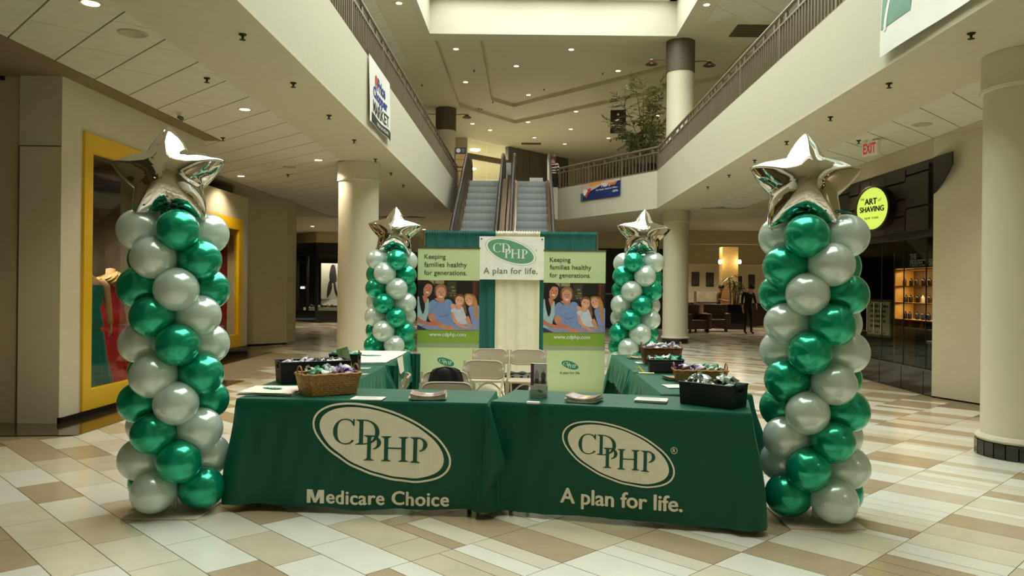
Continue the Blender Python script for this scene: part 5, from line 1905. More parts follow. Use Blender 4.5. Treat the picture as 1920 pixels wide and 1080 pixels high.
# small camera and vent at the left ceiling
p = Pz(335, 220, zl - .05)
t = thing('security_camera', 'small dark camera at the edge of the left ceiling above the yellow window', 'camera', (p.x, p.y, zl))
MB().lathe([(.03, 0), (.03, -.03), (.0001, -.03)], 14).build('mount', white_m, t, smooth=True)
MB().tube([(0, 0, -.045), (.06, -.05, -.075)], [.022, .03], 10).build('body', pm('camera_grey', (84, 78, 64), .5), t, smooth=True)
for (px, py, lab, w_, d_, z) in ((996, 269, 'dark slotted air vent above the grey shutter', .9, .35, ZC), (1408, 58, 'brown ceiling air vent behind the right railing', .9, .9, ZC - .012)):
    p = Pz(px, py, z)
    t = thing('air_vent', lab, 'vent', (p.x, p.y, z), 0)
    MB().box(-w_ / 2, w_ / 2, -d_ / 2, d_ / 2, -.015, 0).build('backing', pm('vent_dark', (96, 82, 60), .6), t)
    for k in range(5):
        y = d_ * (-.4 + .2 * k)
        MB().box(-w_ / 2, w_ / 2, y - .02, y + .02, -.03, -.015).build('slat', brown_m, t)
# ================================================================ BARBER SHOP THINGS
ps = Px(1636, 391, XS - .27)
t = thing('round_sign', 'round lit yellow green shop sign on the dark panelled front', 'sign', tuple(ps), -pi / 2 + radians(20))
rs = .325
sign_glow = pm('sign_glow', (206, 232, 96), .5, emit=.42, var=.01)
MB().lathe([(rs + .04, -.13), (rs + .045, .0), (rs + .045, .02), (rs + .02, .03), (rs + .01, .0)], 48, M=Matrix.Rotation(pi / 2, 4, 'X')).build('drum', pm('sign_bronze', (62, 50, 38), .35, metal=.6), t, smooth=True)
MB().lathe([(rs + .01, .004), (rs * .9, .012), (.0001, .014)], 48, M=Matrix.Rotation(pi / 2, 4, 'X')).build('lit_face', sign_glow, t, smooth=True)
MB().box(-.05, .05, 0.03, .22, -.05, .05).build('bracket', black_m, t)
for s_, x, y, w_, b_, sh_ in (('ART', -.02, .115, .27, .005, 0), ('THE', -.205, .16, .09, .002, 0), ('of', .17, .13, .08, 0, .5), ('SHAVING', .0, -.01, .52, .005, 0), ('NEW YORK', .0, -.155, .30, .003, 0)):
    m = fit2d(text2d(s_, .1, 0, sh_, spacing=1.3 if s_ == 'NEW YORK' else 1.0, bold=b_), x, y, w=w_)
    vert(m, 'lettering', pm('sign_black_lettering', (30, 34, 18), .6), t, -.018)
# shelf unit with bottles
shx = 7.5
wood_l = pm('warm_shelf_wood', (206, 164, 92), .5, var=.08)
sh_t = thing('display_shelf', 'lit product shelf seen through the black shop glass', 'shelf', (shx, 15.0, .2))
MB().box(.38, .42, -1.5, 1.05, .6, 2.12).build('back_panel', pm('shelf_back', (96, 78, 48), .6), sh_t)
MB().box(.0, .4, -1.5, 1.05, 2.05, 2.1).build('top', black_m, sh_t)
MB().box(.0, .42, 1.02, 1.08, -.2, 2.1).build('side_panel', wood_l, sh_t)
MB().box(.0, .03, -1.5, 1.05, 1.77, 2.06).build('header', pm('header_teal_grey', (52, 64, 66), .5), sh_t)
hx = MB()
for s_, y, w_ in (('THE', .07, .26), ('PERFECT SHAVE', -.06, 1.25)):
    mm_ = fit2d(text2d(s_, .1, .002, align='LEFT'), 0, y, w=w_)
    x0 = min(v[0] for v in mm_.v)
    hx.add([(x - x0 - .25, yy, z) for x, yy, z in mm_.v], mm_.f)
o = vert(hx, 'lettering', pm('header_lettering', (170, 170, 158), .5, emit=.06), sh_t, 0)  # faint glow added to the letters, since no lamp reaches the header
o.matrix_local = T(-.004, .15, 1.92) @ RZ(-pi / 2)
shz = [1.75, 1.42, 1.09, .76, .60]
for z in shz:
    MB().box(.0, .4, -1.5, 1.02, z - .02, z).build('shelf', wood_l, sh_t)
l = bpy.data.lights.new('shelf_lamp', 'AREA'); l.shape = 'RECTANGLE'; l.size = .1; l.size_y = 2.3; l.energy = 28; l.color = (1, .75, .4)
for z in (1.74, 1.41, 1.08, 2.04):
    lo = bpy.data.objects.new('shelf_lamp', l if z != 2.04 else l.copy()); COL.objects.link(lo); lo.parent = sh_t; lo.location = (.08, -.2, z - .024)
    lo.rotation_euler = (0, radians(-12), 0)
for o_ in [o_ for o_ in COL.objects if o_.name.startswith('shelf_lamp')]:
    o_.data.energy = 7
bcols = [pm('bottle_%d' % i, c, .25) for i, c in enumerate([(30, 26, 22), (220, 214, 196), (34, 44, 70), (206, 120, 50), (60, 44, 34), (150, 110, 70)])]
bm_ = {}
def bottle_me(kind, mi):
    k = (kind, mi)
    if k not in bm_:
        m = MB()
        if kind == 0:
            m.lathe([(.035, 0), (.037, .1), (.03, .115), (.015, .125), (.015, .15), (.0001, .152)], 12, bcols[mi])
        elif kind == 1:
            m.lathe([(.045, 0), (.047, .05), (.046, .075), (.0001, .077)], 12, bcols[mi])
        else:
            m.box(-.04, .04, -.05, .05, 0, .13, bcols[mi])
        bm_[k] = m.mesh('bottle', bcols[mi], smooth=True)
    return bm_[k]
rb = random.Random(3)
rows = [(1.42, [4, 0, 4, 0, 0, 1, 4, 4, 1, 4], 'top'), (1.09, [4, 0, 0, 1, 4, 4, 4, 0, 1, 4], 'second'), (.76, [0, 2, 2, 2, 2, 2, 2, 1, 2, 0], 'third'), (.60, [3, 3, 5, 3, 0, 5, 3, 3, 4, 3], 'bottom')]
for z, cl_, nm in rows:
    for k, mi in enumerate(cl_):
        kind = 2 if nm == 'bottom' else 1 if mi in (4,) and k % 2 else 0
        o = bpy.data.objects.new('toiletry_bottle' if kind < 2 else 'product_box', bottle_me(kind, mi))
        COL.objects.link(o)
        o.location = (shx + .12 + rb.uniform(-.02, .03), 15.85 - .24 * k, z + .2)
        if nm == 'bottom': o.scale = (1, 1, .9)
        tag(o, 'small grooming product on the %s lit shelf in the black shop, %s from its left' % (nm, ORD[k]), 'bottle' if kind < 2 else 'box', 'products on the %s shelf of the barber shop' % nm)
# framed notice
p = Px(1648, 620, 6.35)
t = thing('notice_board', 'framed white notice standing behind the black shop glass', 'notice', (6.35, p.y, 0), -pi / 2 + radians(10))
MB().box(-.36, .36, -.01, .02, .68, 1.36).build('frame', pm('notice_frame', (92, 84, 70), .4), t)
MB().box(-.32, .32, -.014, -.01, .72, 1.32).build('paper', pm('notice_paper', (176, 168, 150), .6), t)
MB().box(-.02, .02, 0, .03, 0, .7).build('post', black_m, t)
MB().box(-.2, .2, -.15, .15, 0, .02).build('base', black_m, t)
m = MB()
for k, ws in enumerate(((.1, .12, .08, .14), (.2, .05, .16), (.14, .12, .12), (.18, .14, .08), (.1, .2))):
    x = -.24
    for w_ in ws:
        m.box(x, x + w_, -.016, -.014, 1.24 - .09 * k - .025, 1.24 - .09 * k + .02)
        x += w_ + .025
m.build('printed_lines', pm('notice_ink', (70, 60, 52), .6), t)
t = thing('display_counter', 'grey counter edge low inside the black shop beside the beige pier', 'counter', (6.9, 12.3, 0))
MB().box(-.5, .6, -.7, .3, .68, .72).build('top', pm('counter_grey', (150, 160, 150), .4), t)
MB().box(-.48, -.42, .2, .27, 0, .68).build('leg', steel, t)
MB().box(-.48, -.42, -.68, -.62, 0, .68).build('leg', steel, t)
MB().box(-.3, -.18, .0, .14, .72, .86).build('jar', pm('jar_cream', (190, 180, 150), .4), t)
# poster on the pier edge
t = thing('pier_poster', 'narrow dark poster at the edge of the beige pier by the near column', 'poster', (6.084, 10.40, 1.72), radians(-69.2))
MB().box(0, .18, -.03, -.003, -.42, .42).build('board', pm('poster_dark', (58, 58, 54), .5, var=.5, scale=6), t)

# ================================================================ SHOP WINDOW MANNEQUINS
skin_m = pm('mannequin_skin', (206, 160, 126), .5)
teal = pm('teal_satin', (20, 124, 134), .3, var=.15, scale=5, sheen=.3)
redg = pm('red_gown', (176, 22, 40), .5, var=.12, scale=5, sheen=.3)
fur = pm('pale_fur', (206, 176, 124), .9, var=.25, scale=30, bump=.8, bscale=90)
def gown(loc, rz, label, mat, fur_on, zb):
    t = thing('mannequin', label, 'mannequin', (loc[0], loc[1], zb), rz)
    MB().lathe([(.24, 0), (.24, .03), (.02, .035), (.02, .1), (.0001, .1)], 24).build('stand', steel, t, smooth=True)
    body = [(.20, .85), (.185, .95), (.15, 1.10), (.16, 1.22), (.19, 1.34), (.17, 1.42), (.11, 1.48), (.062, 1.52), (.058, 1.60), (.0001, 1.61)]
    m = MB()
    m.lathe(body, 28, skin_m, sy=.66)
    for sx in (-1, 1):
        a = [(sx * .17, 0, 1.43), (sx * .225, .0, 1.36), (sx * .26, .01, 1.12), (sx * .27, -.06, .90)]
        m.tube(a, [.05, .05, .04, .03], 10, skin_m)
        # hand: palm and five fingers
        h = Vector(a[-1])
        m.sphere(h + Vector((0, -.02, -.045)), (.018, .038, .05), skin_m, 10, 6)
        for k in range(4):
            q = h + Vector((0, -.045 + .019 * k, -.08))
            ln = (.055, .07, .075, .06)[k]
            m.tube([q, q + Vector((-sx * .006, -.004, -ln * .55)), q + Vector((-sx * .02, -.006, -ln))], [.0085, .008, .006], 6, skin_m)
        q = h + Vector((0, -.05, -.03))
        m.tube([q, q + Vector((-sx * .01, -.03, -.025)), q + Vector((-sx * .014, -.035, -.06))], [.010, .009, .007], 6, skin_m)
    m.build('body', skin_m, t, smooth='all')
    def dress(u, v):
        a = 2 * pi * u
        z = .03 + 1.35 * v
        if v < .6: r = .214 + .11 * (1 - v / .6) ** 1.5
        elif v < .78: r = .175 - .02 * sin((v - .6) / .18 * pi)
        else: r = .165 + .04 * sin((v - .78) / .22 * pi * .7)
        for (ra, za), (rb_, zb_) in zip(body[:-1], body[1:]):
            if za <= z <= zb_:
                r = max(r, ra + (rb_ - ra) * (z - za) / max(1e-6, zb_ - za) + .014)
        f = max(0, .6 - v) / .6
        r *= 1 + .10 * f * sin(11 * a + 2 * v) + .05 * f * sin(17 * a)
        return Vector((r * cos(a), r * .73 * sin(a), z))
    MB().grid(dress, 66, 30, closed_u=True).build('gown', mat, t, smooth='all')
    if fur_on:
        def st(u, v):
            a = 2 * pi * v
            path = [Vector((-.32, -.14, .84)), Vector((-.28, -.06, 1.2)), Vector((-.20, -.02, 1.42)), Vector((-.05, -.10, 1.50)), Vector((.08, -.11, 1.46)), Vector((.20, -.02, 1.40)), Vector((.26, .0, 1.20))]
            x = u * 5.999
            i = int(x); f = x - i
            p_ = path[i].lerp(path[i + 1], f)
            r = .125 * (1 + .2 * sin(9 * a) * sin(u * 40) + .12 * sin(u * 90 + a * 3)) * (1.2 if u < .4 else 1)
            return p_ + Vector((r * cos(a) * .9, r * sin(a), r * sin(a + 1) * .5))
        MB().grid(st, 90, 22).build('fur_stole', fur, t, smooth='all')
    else:
        MB().tube([(-.06, -.1, 1.46), (0, -.13, 1.38), (.06, -.1, 1.46)], .01, 6).build('necklace', chrome, t, smooth=True)
        MB().sphere((.0, .02, 1.72), (.075, .095, .12), skin_m, 16, 12).build('head', skin_m, t, smooth='all')
        MB().sphere((.0, .04, 1.75), (.09, .10, .12), black_m, 16, 12).build('hair', pm('wig_dark', (40, 30, 26), .7), t, smooth='all')
    return t
gown((-5.40, 9.56), radians(40), 'mannequin in a teal satin gown at the left edge of the near shop window', teal, False, .10)
gown((-5.62, 10.55), radians(30), 'mannequin in a red gown with a pale fur stole in the near shop window', redg, True, .10)
# mannequin behind, with a hat lamp and grid wall
t = thing('wire_grid', 'dark wire grid panel behind the red gown in the near shop window', 'grid panel', (-6.6, 10.85, 0), radians(90))
m = MB()
for k in range(14):
    x = -.9 + .13 * k
    m.tube([(x, 0, .2), (x, 0, 3.1)], .006, 5)
for k in range(24):
    m.tube([(-.9, 0, .2 + .125 * k), (.8, 0, .2 + .125 * k)], .005, 5)
o = m.build('wires', black_m, t); o['kind'] = 'stuff'
MB().box(-.93, -.9, -.02, .02, 0, 3.15).build('post', black_m, t)
MB().box(.8, .83, -.02, .02, 0, 3.15).build('post', black_m, t)
t = thing('diagonal_brace', 'grey diagonal bar leaning behind the mannequins in the near window', 'brace', (-6.2, 9.0, 0), 0)
MB().tube([(0, -.2, .9), (-.2, 2.4, 2.6)], .045, 8).build('bar', pm('brace_grey', (150, 146, 136), .4), t, smooth=True)
MB().tube([(-.2, 2.4, 2.6), (-.2, 2.4, .1)], .03, 8).build('bar', pm('brace_grey', (0, 0, 0)), t, smooth=True)
MB().tube([(0, -.2, .1), (0, -.2, .95)], .03, 8).build('bar', pm('brace_grey', (0, 0, 0)), t, smooth=True)
for (x, y, z, lab, grp, pw) in ((-5.7, 9.3, 3.25, 'small spotlight in the ceiling of the near shop window', 'spotlights in the near shop window', 90), (-5.7, 10.4, 3.25, 'small spotlight in the ceiling of the near shop window', 'spotlights in the near shop window', 90), (-6.3, 9.9, 3.25, 'small spotlight in the ceiling of the near shop window', 'spotlights in the near shop window', 90),
                                (-6.8, 14.6, 3.0, 'small spotlight in the ceiling of the farther red window', 'spotlights in the farther red window', 70), (-6.9, 15.9, 3.0, 'small spotlight in the ceiling of the farther red window', 'spotlights in the farther red window', 70)):
    downlight((x, y, z), .06, lab + (', over its near end' if y in (9.3, 14.6) else ', over its far end' if y in (10.4, 15.9) else ', set deepest'), grp, pw)
# far window mannequin: bare torso, dark skirt on a crate
t = thing('mannequin', 'headless mannequin in a dark skirt in the farther red window', 'mannequin', (-6.95, 15.75, .62), radians(30))
m = MB().lathe([(.12, .55), (.17, .70), (.165, .85), (.125, 1.0), (.0001, 1.001)], 24, skin_m, sy=.7)
m.build('body', pm('mannequin_tan', (176, 130, 100), .5), t, smooth='all')
MB().lathe([(.0001, 1.0), (.015, 1.0), (.012, 1.06), (.02, 1.08), (.0001, 1.1)], 10).build('neck_cap', chrome, t, smooth=True)
for sx in (-1, 1):
    MB().tube([(sx * .07, 0, .02), (sx * .07, 0, .3), (sx * .08, 0, .6)], [.03, .045, .07], 10).build('leg', skin_m, t, smooth='all')
MB().grid(lambda u, v: Vector(((.21 - .04 * v + .02 * sin(9 * 2 * pi * u) * (1 - v)) * cos(2 * pi * u), (.15 - .02 * v) * sin(2 * pi * u), .22 + .66 * v)), 48, 10, closed_u=True).build('skirt', pm('dark_skirt', (40, 32, 30), .7), t, smooth='all')
t = thing('display_block', 'cream block under the mannequin in the farther red window', 'display block', (-6.9, 15.8, .16))
MB().box(-.35, .35, -.7, 1.1, 0, .46).build('block', pm('block_cream', (190, 170, 120), .6), t, bevel=.01)

# ================================================================ FAR LEFT: BLACK SHOE SHOP
fa_, fb_, fc_ = (-10.6, 33.9), (-8.63, 31.9), (-6.4, 32.6)
mb = MB()
mb.prism([fa_, fb_, fc_, (fc_[0], 36), (fa_[0], 36)], 3.26, ZS, paint2)
struct('beam', mb, paint2, 'beige bulkhead above the black shoe shop', 'bulkhead')
t = thing('shop_front', 'black framed shoe shop front with a lit window, left of the left column', 'shop front', (0, 0, 0))
def seg(name, a, b, z0, z1, mat, d0=0.0, d1=.1):
    a, b = Vector(a), Vector(b)
    n2 = Vector((-(b - a).y, (b - a).x)).normalized()
    q = [a + n2 * d0, b + n2 * d0, b + n2 * d1, a + n2 * d1]
    return MB().prism([(p_.x, p_.y) for p_ in q], z0, z1).build(name, mat, t)
def lerp2(a, b, f): return (a[0] + (b[0] - a[0]) * f, a[1] + (b[1] - a[1]) * f)
for a_, b_ in ((fa_, fb_), (fb_, fc_)):
    seg('head_panel', a_, b_, 2.75, 3.26, black_m)
    seg('base_panel', a_, b_, 0, .48, black_gloss)
seg('pier_panel', fa_, lerp2(fa_, fb_, .42), .48, 2.75, black_m)
for f in (.44, .74, 1.0):
    q = lerp2(fa_, fb_, f); seg('mullion', lerp2(fa_, fb_, f - .012), q, .48, 2.75, black_m, -.02, .1)
for f in (.02, .45, .98):
    seg('mullion', lerp2(fb_, fc_, f), lerp2(fb_, fc_, f + .02), .48, 2.75, black_m, -.02, .1)
for f0, f1 in ((.44, .73), (.74, .99)):
    seg('pane', lerp2(fa_, fb_, f0), lerp2(fa_, fb_, f1), .5, 2.74, pane_shop, .04, .05)
for f0, f1 in ((.03, .45), (.47, .97)):
    seg('pane', lerp2(fb_, fc_, f0), lerp2(fb_, fc_, f1), .5, 2.74, pane_shop, .04, .05)
an = atan2(fb_[1] - fa_[1], fb_[0] - fa_[0])
q = lerp2(fa_, fb_, .60)
m = fit2d(text2d('ALDO', .1, .003), 0, 0, w=.36)
o = vert(m, 'lettering', pm('white_sign_letters', (250, 250, 250), .5, emit=1.2), t, 0)
o.matrix_local = T(q[0] + .02, q[1] - .03, 1.42) @ RZ(an)
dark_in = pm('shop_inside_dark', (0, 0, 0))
mb = MB()
mb.box(-11, -6.4, 35.6, 35.7, 0, 3.3)
mb.box(-11, -6.4, 32.4, 35.6, 3.1, 3.2)
struct('wall_back', mb, dark_in, 'dark inside of the black shoe shop', 'wall')
pf = thing('window_poster', 'tall pale poster of a dark standing figure in the shoe shop window', 'poster', (-8.25, 33.0, 0), radians(8))
MB().box(-.45, .45, 0, .03, .95, 2.45).build('board', pm('poster_pale', (196, 190, 176), .6), pf)
m = MB()
for k, (pts) in enumerate(([(-.02, 2.38), (.1, 2.36), (.16, 2.1), (.2, 1.75), (.1, 1.62), (-.06, 1.66), (-.12, 1.9), (-.08, 2.2)], [(-.12, 1.7), (-.02, 1.66), (.0, 1.4), (-.12, 1.1), (-.2, 1.0), (-.2, 1.3)], [(.06, 1.64), (.14, 1.6), (.2, 1.3), (.3, 1.08), (.2, 1.05), (.1, 1.3)])):
    m.add([(x, -.004, y) for x, y in blob(pts)], [tuple(range(len(pts) * 6))], pm('poster_figure', (40, 36, 36), .6))
m.build('figure_print', None, pf, recalc=False)
t = thing('shoe_display', 'white lit display steps with shoes and bags in the shoe shop window', 'display', (-8.3, 32.75, 0))
MB().box(-1.0, 1.6, -.25, .25, .48, .60).build('step', white_m, t)
MB().box(-.4, 1.6, .25, .6, .48, .95).build('step', white_m, t)
r = random.Random(9)
def shoe(x, y, z, mat, lab, grp, kind):
    o_ = MB()
    if kind == 0:
        o_.grid(lambda u, v: Vector(((v - .5) * .26, .042 * cos(2 * pi * u) * (1 - .5 * abs(v - .4)), max(0, .045 + .045 * sin(2 * pi * u) * (1 + .8 * (v < .35))))), 12, 10, closed_u=True)
        o_.tube([(-.1, 0, 0), (-.1, 0, .06)], .012, 6)
    else:
        o_.box(-.13, .13, -.05, .05, 0, .19)
        o_.tube([(-.08, 0, .19), (-.05, 0, .28), (.05, 0, .28), (.08, 0, .19)], .01, 6)
    b_ = o_.build('shoe' if kind == 0 else 'handbag', mat, None, smooth=True)
    b_.location = (x, y, z); b_.rotation_euler = (0, 0, r.uniform(-.8, .8))
    tag(b_, lab, 'shoe' if kind == 0 else 'handbag', grp)
for k in range(6):
    shoe(-9.2 + .22 * k, 32.75, .60, bcols[(0, 4, 1, 0, 5, 4)[k]], 'shoe on the low lit step in the shoe shop window, %s from the left' % ORD[k], 'shoes on the low step', 0)
for k in range(5):
    shoe(-8.5 + .33 * k, 33.15, .95, bcols[(0, 1, 4, 0, 0)[k]], 'handbag on the upper lit step in the shoe shop window, %s from the left' % ORD[k], 'handbags on the upper step', 1)
for x in (-8.9, -8.0):
    downlight((x, 32.45, 3.1), .07, 'spotlight inside the shoe shop window, ' + ('left one' if x < -8.5 else 'right one'), 'spotlights in the shoe shop window', 80, False)
t = thing('lightbox', 'thin blue white light box at the left edge of the shoe shop', 'light box', (-10.32, 33.5, 0), 0)
MB().box(-.12, .12, 0, .06, 1.9, 2.75).build('case', black_m, t)
MB().box(-.11, .11, -.004, 0, 1.92, 2.73).build('lit_face', pm('lightbox_glow', (170, 200, 230), .5, emit=.7), t)

# ================================================================ FAR CENTRE AND RIGHT
t = thing('shop_front', 'black shop front with white script lettering behind the far right balloon column', 'shop front', (0, 0, 0))
MB().box(2.4, 5.75, 30, 30.2, 0, 3.05).build('panel', black_m, t)
MB().box(4.5, 5.2, 29.96, 30.0, .5, 1.25).build('poster', pm('poster_dark', (0, 0, 0)), t)
MB().box(2.4, 5.75, 29.95, 30.0, 1.28, 1.34).build('ledge', pm('ledge_grey', (120, 116, 104), .5), t)
m = fit2d(text2d('Lord & Taylor', .1, -.0004, .45), 0, 0, w=2.1, h=.52)
o = vert(m, 'lettering', pm('script_white', (224, 222, 214), .6), t, 0)
o.matrix_local = T(4.66, 29.97, 2.18) @ Matrix.Rotation(radians(-84), 4, 'Y')
MB().box(2.2, 2.4, 29.9, 30.3, 0, 3.4).build('pier_panel', black_m, t)
mb = MB().box(-12, 12, 34.9, 35.1, 3.05, ZS, paint2)
mb.box(2.2, 5.8, 30.0, 30.3, 3.05, ZS, paint2)
struct('beam', mb, paint2, 'beige bulkhead above the far shops on the ground floor', 'bulkhead')
cream_w = pm('gallery_cream_wall', (226, 216, 184), .7)
mb = MB().box(5.8, 12, 34.0, 34.2, 0, 2.62)
struct('wall_back', mb, cream_w, 'cream wall with framed pictures at the far right', 'wall')
mb = MB().box(5.8, 12, 29.0, 29.3, 3.2, ZS, paint2)
mb.box(5.8, 12, 34.05, 34.2, 2.62, ZS, paint2)
struct('beam', mb, paint2, 'low beige bulkhead in front of the picture wall', 'bulkhead')
t = thing('pillar', 'square tan pillar with two small lamps before the picture wall', 'pillar', (0, 0, 0)); t['kind'] = 'structure'
pa, pb_ = P(1353, 600, 31), P(1383, 600, 31)
MB().box(pa.x, pb_.x, 31, 31.5, 0, 3.2).build('shaft', pm('tan_pillar', (196, 160, 96), .6), t)
for px, lab in ((1350, 'small bright lamp on the left side of the tan pillar'), (1387, 'small bright lamp on the right side of the tan pillar')):
    p = P(px, 491, 30.9)
    q = thing('wall_lamp', lab, 'lamp', tuple(p))
    MB().lathe([(.0001, -.08), (.05, -.07), (.06, .0), (.05, .07), (.0001, .08)], 14).build('shade', lampglow, q, smooth=True)
    MB().box(-.02, .02, 0, .12, -.02, .02).build('arm', chrome, q)
    l = bpy.data.lights.new('lamp', 'POINT'); l.energy = 4; l.color = (1, .82, .5); l.shadow_soft_size = .08
    lo = bpy.data.objects.new('lamp', l); COL.objects.link(lo); lo.parent = q; lo.location = (0, -.16, 0)
pic_m = pm('picture_print', (70, 66, 60), .5, var=.8, scale=4)
for k, (x0, y0, x1, y1, lab) in enumerate(((1297, 510, 1311, 536, 'leftmost framed grey picture on the far cream wall'), (1324, 511, 1338, 537, 'framed grey picture left of the tan pillar'), (1384, 518, 1391, 543, 'narrow grey picture right of the tan pillar'), (1404, 515, 1415, 538, 'grey tower picture rightmost on the far cream wall'))):
    a, b = P(x0, y0, 33.98), P(x1, y1, 33.98)
    q = thing('wall_picture', lab, 'picture', ((a.x + b.x) / 2, 33.98, (a.z + b.z) / 2))
    w_, h_ = (b.x - a.x) / 2, (a.z - b.z) / 2
    MB().box(-w_, w_, -.02, .015, -h_, h_).build('frame', black_m, q)
    MB().box(-w_ + .03, w_ - .03, -.024, -.02, -h_ + .03, h_ - .03).build('print', pic_m, q)
a, b = P(1306, 547, 32.5), P(1352, 585, 32.5)
t = thing('reception_wall', 'pale stone counter wall behind the brown armchair', 'counter', ((a.x + b.x) / 2, 32.5, 0))
MB().box(-(b.x - a.x) / 2, (b.x - a.x) / 2, 0, .5, 0, a.z).build('front', pm('pale_stone', (160, 150, 128), .4, var=.25, scale=3), t)
MB().box(-(b.x - a.x) / 2, (b.x - a.x) / 2, -.3, .0, .95, 1.0).build('shelf', dark_in, t)
brown_l = pm('brown_leather', (74, 52, 42), .4, var=.08)
def armchair(px, py, rz, label, w_=1.0, name='armchair'):
    p = Pz(px, py, 0)
    t = thing(name, label, 'armchair', (p.x, p.y + .4, 0), rz)
    MB().box(-w_ / 2 + .14, w_ / 2 - .14, -.42, .3, .12, .44).build('seat', brown_l, t, bevel=.04)
    MB().box(-w_ / 2 + .05, w_ / 2 - .05, .25, .48, .12, .98).build('backrest', brown_l, t, bevel=.05)
    for sx in (-1, 1):
        MB().box(sx * w_ / 2 - sx * .08 - .09, sx * w_ / 2 - sx * .08 + .09, -.45, .35, .12, .66).build('armrest', brown_l, t, bevel=.04)
        for y in (-.38, .4):
            MB().box(sx * (w_ / 2 - .12) - .03, sx * (w_ / 2 - .12) + .03, y - .03, y + .03, 0, .12).build('leg', black_m, t)
    return t
armchair(1304, 624, radians(20), 'brown leather armchair turned away beside the far right column', .95)
armchair(1347, 622, radians(-10), 'brown leather armchair beside the tall plant pot', .95)
t = thing('dark_desk', 'long dark desk between the armchairs and the picture wall', 'desk', tuple(Pz(1400, 612, 0)))
MB().box(-2.2, 1.6, .6, 1.2, 0, .9).build('front', pm('desk_dark', (60, 44, 36), .5), t)
MB().box(-2.3, 1.7, .5, 1.25, .9, .95).build('worktop', black_m, t)

# plants
leaf_d = pm('dark_leaf', (84, 94, 54), .5, var=.3)
leaf_l = pm('olive_leaf', (170, 174, 96), .5, var=.35, scale=3)
stem_m = pm('bamboo_stem', (110, 104, 56), .6, var=.2)
p = Pz(1375, 617, 0)
t = thing('potted_dracaena', 'spiky dark plant in a tall black planter at the far right', 'plant', tuple(p))
MB().prism([(-.32, -.32), (.32, -.32), (.36, .32), (-.36, .32)], 0, .95).build('planter', black_gloss, t, bevel=.02)
r = random.Random(2)
for k in range(5):
    x, y = r.uniform(-.16, .16), r.uniform(-.12, .12)
    MB().tube([(x, y, .9), (x * 1.4, y, 1.3 + .16 * k)], .03, 6).build('stem', stem_m, t, smooth=True)
    for q in range(14):
        a = 2 * pi * q / 14 + r.uniform(-.2, .2)
        ln = r.uniform(.4, .62)
        up_ = r.uniform(.1, .5)
        m = MB()
        z0 = 1.3 + .16 * k
        pts = [Vector((x * 1.4 + ln * f * cos(a), y + ln * f * sin(a), z0 + up_ * f - .75 * f * f * ln)) for f in (0, .25, .5, .75, 1)]
        side = Vector((-sin(a), cos(a), 0))
        wd = [.012, .03, .03, .02, .002]
        m.add([p_ - side * w__ for p_, w__ in zip(pts, wd)] + [p_ + side * w__ + Vector((0, 0, -.004)) for p_, w__ in zip(pts, wd)], [(i, i + 1, 6 + i, 5 + i) for i in range(4)])
        m.build('leaf', leaf_d, t)
p = P(1208, 326, 23.9)
t = thing('potted_bamboo', 'tall airy bamboo plant in a black round pot on the upper floor', 'plant', (p.x, p.y, ZT))
MB().lathe([(.26, 0), (.34, .52), (.36, .52), (.36, .58), (.31, .58), (.30, .5), (.0001, .5)], 28).build('pot', black_m, t, smooth=True)
r = random.Random(6)
def leaflets(mb, base, d_, n, ln):
    side = d_.cross(Vector((0, 0, 1)))
    side = side.normalized() if side.length > .01 else Vector((1, 0, 0))
    for k in range(n):
        p_ = base + d_ * (k + .6) / n
        for s_ in (-1, 1):
            v_ = (side * s_ * .8 + d_.normalized() * .6 + Vector((r.uniform(-.3, .3), r.uniform(-.3, .3), r.uniform(-.5, .2)))).normalized()
            l_ = ln * r.uniform(.7, 1.2)
            w_ = v_.cross(Vector((r.uniform(-1, 1), r.uniform(-1, 1), 1))).normalized() * l_ * .13
            mb.add([p_, p_ + v_ * l_ * .45 + w_, p_ + v_ * l_, p_ + v_ * l_ * .45 - w_], [(0, 1, 2, 3)])
tips = [(-.95, 1.35), (-.75, 1.95), (-.30, 2.6), (-.05, 2.35), (.35, 1.9), (.42, 2.5), (-.45, 1.1), (.3, 1.1), (.1, 1.6), (-.65, .95), (.5, 1.35), (-.2, .8), (.2, .7)]
for k, (tx_, tz_) in enumerate(tips):
    b0 = Vector((r.uniform(-.1, .1), r.uniform(-.1, .1), .5))
    tip = Vector((tx_ * 1.05, r.uniform(-.35, .35), .5 + tz_))
    mid = b0.lerp(tip, .55) + Vector((-tx_ * .25, 0, .18 * tz_))
    pts = [b0.lerp(mid, f).lerp(mid.lerp(tip, f), f) for f in [q / 10 for q in range(11)]]
    MB().tube(pts, [.018 - .0014 * q for q in range(11)], 6).build('stem', stem_m, t, smooth=True)
    m = MB()
    for q in range(4, 11):
        for s_ in range(2):
            d_ = Vector((r.uniform(-1, 1), r.uniform(-.7, .7), r.uniform(-.35, .5))).normalized() * r.uniform(.22, .42)
            leaflets(m, pts[q], d_, 5, .19)
            m.tube([pts[q], pts[q] + d_], .004, 4)
    leaflets(m, pts[-1], (pts[-1] - pts[-2]).normalized() * .3, 6, .2)
    o = m.build('foliage', leaf_l if k in (2, 3, 5) else leaf_d if k % 2 else pm('mid_leaf', (120, 126, 70), .5, var=.3), t)
    o['kind'] = 'stuff'
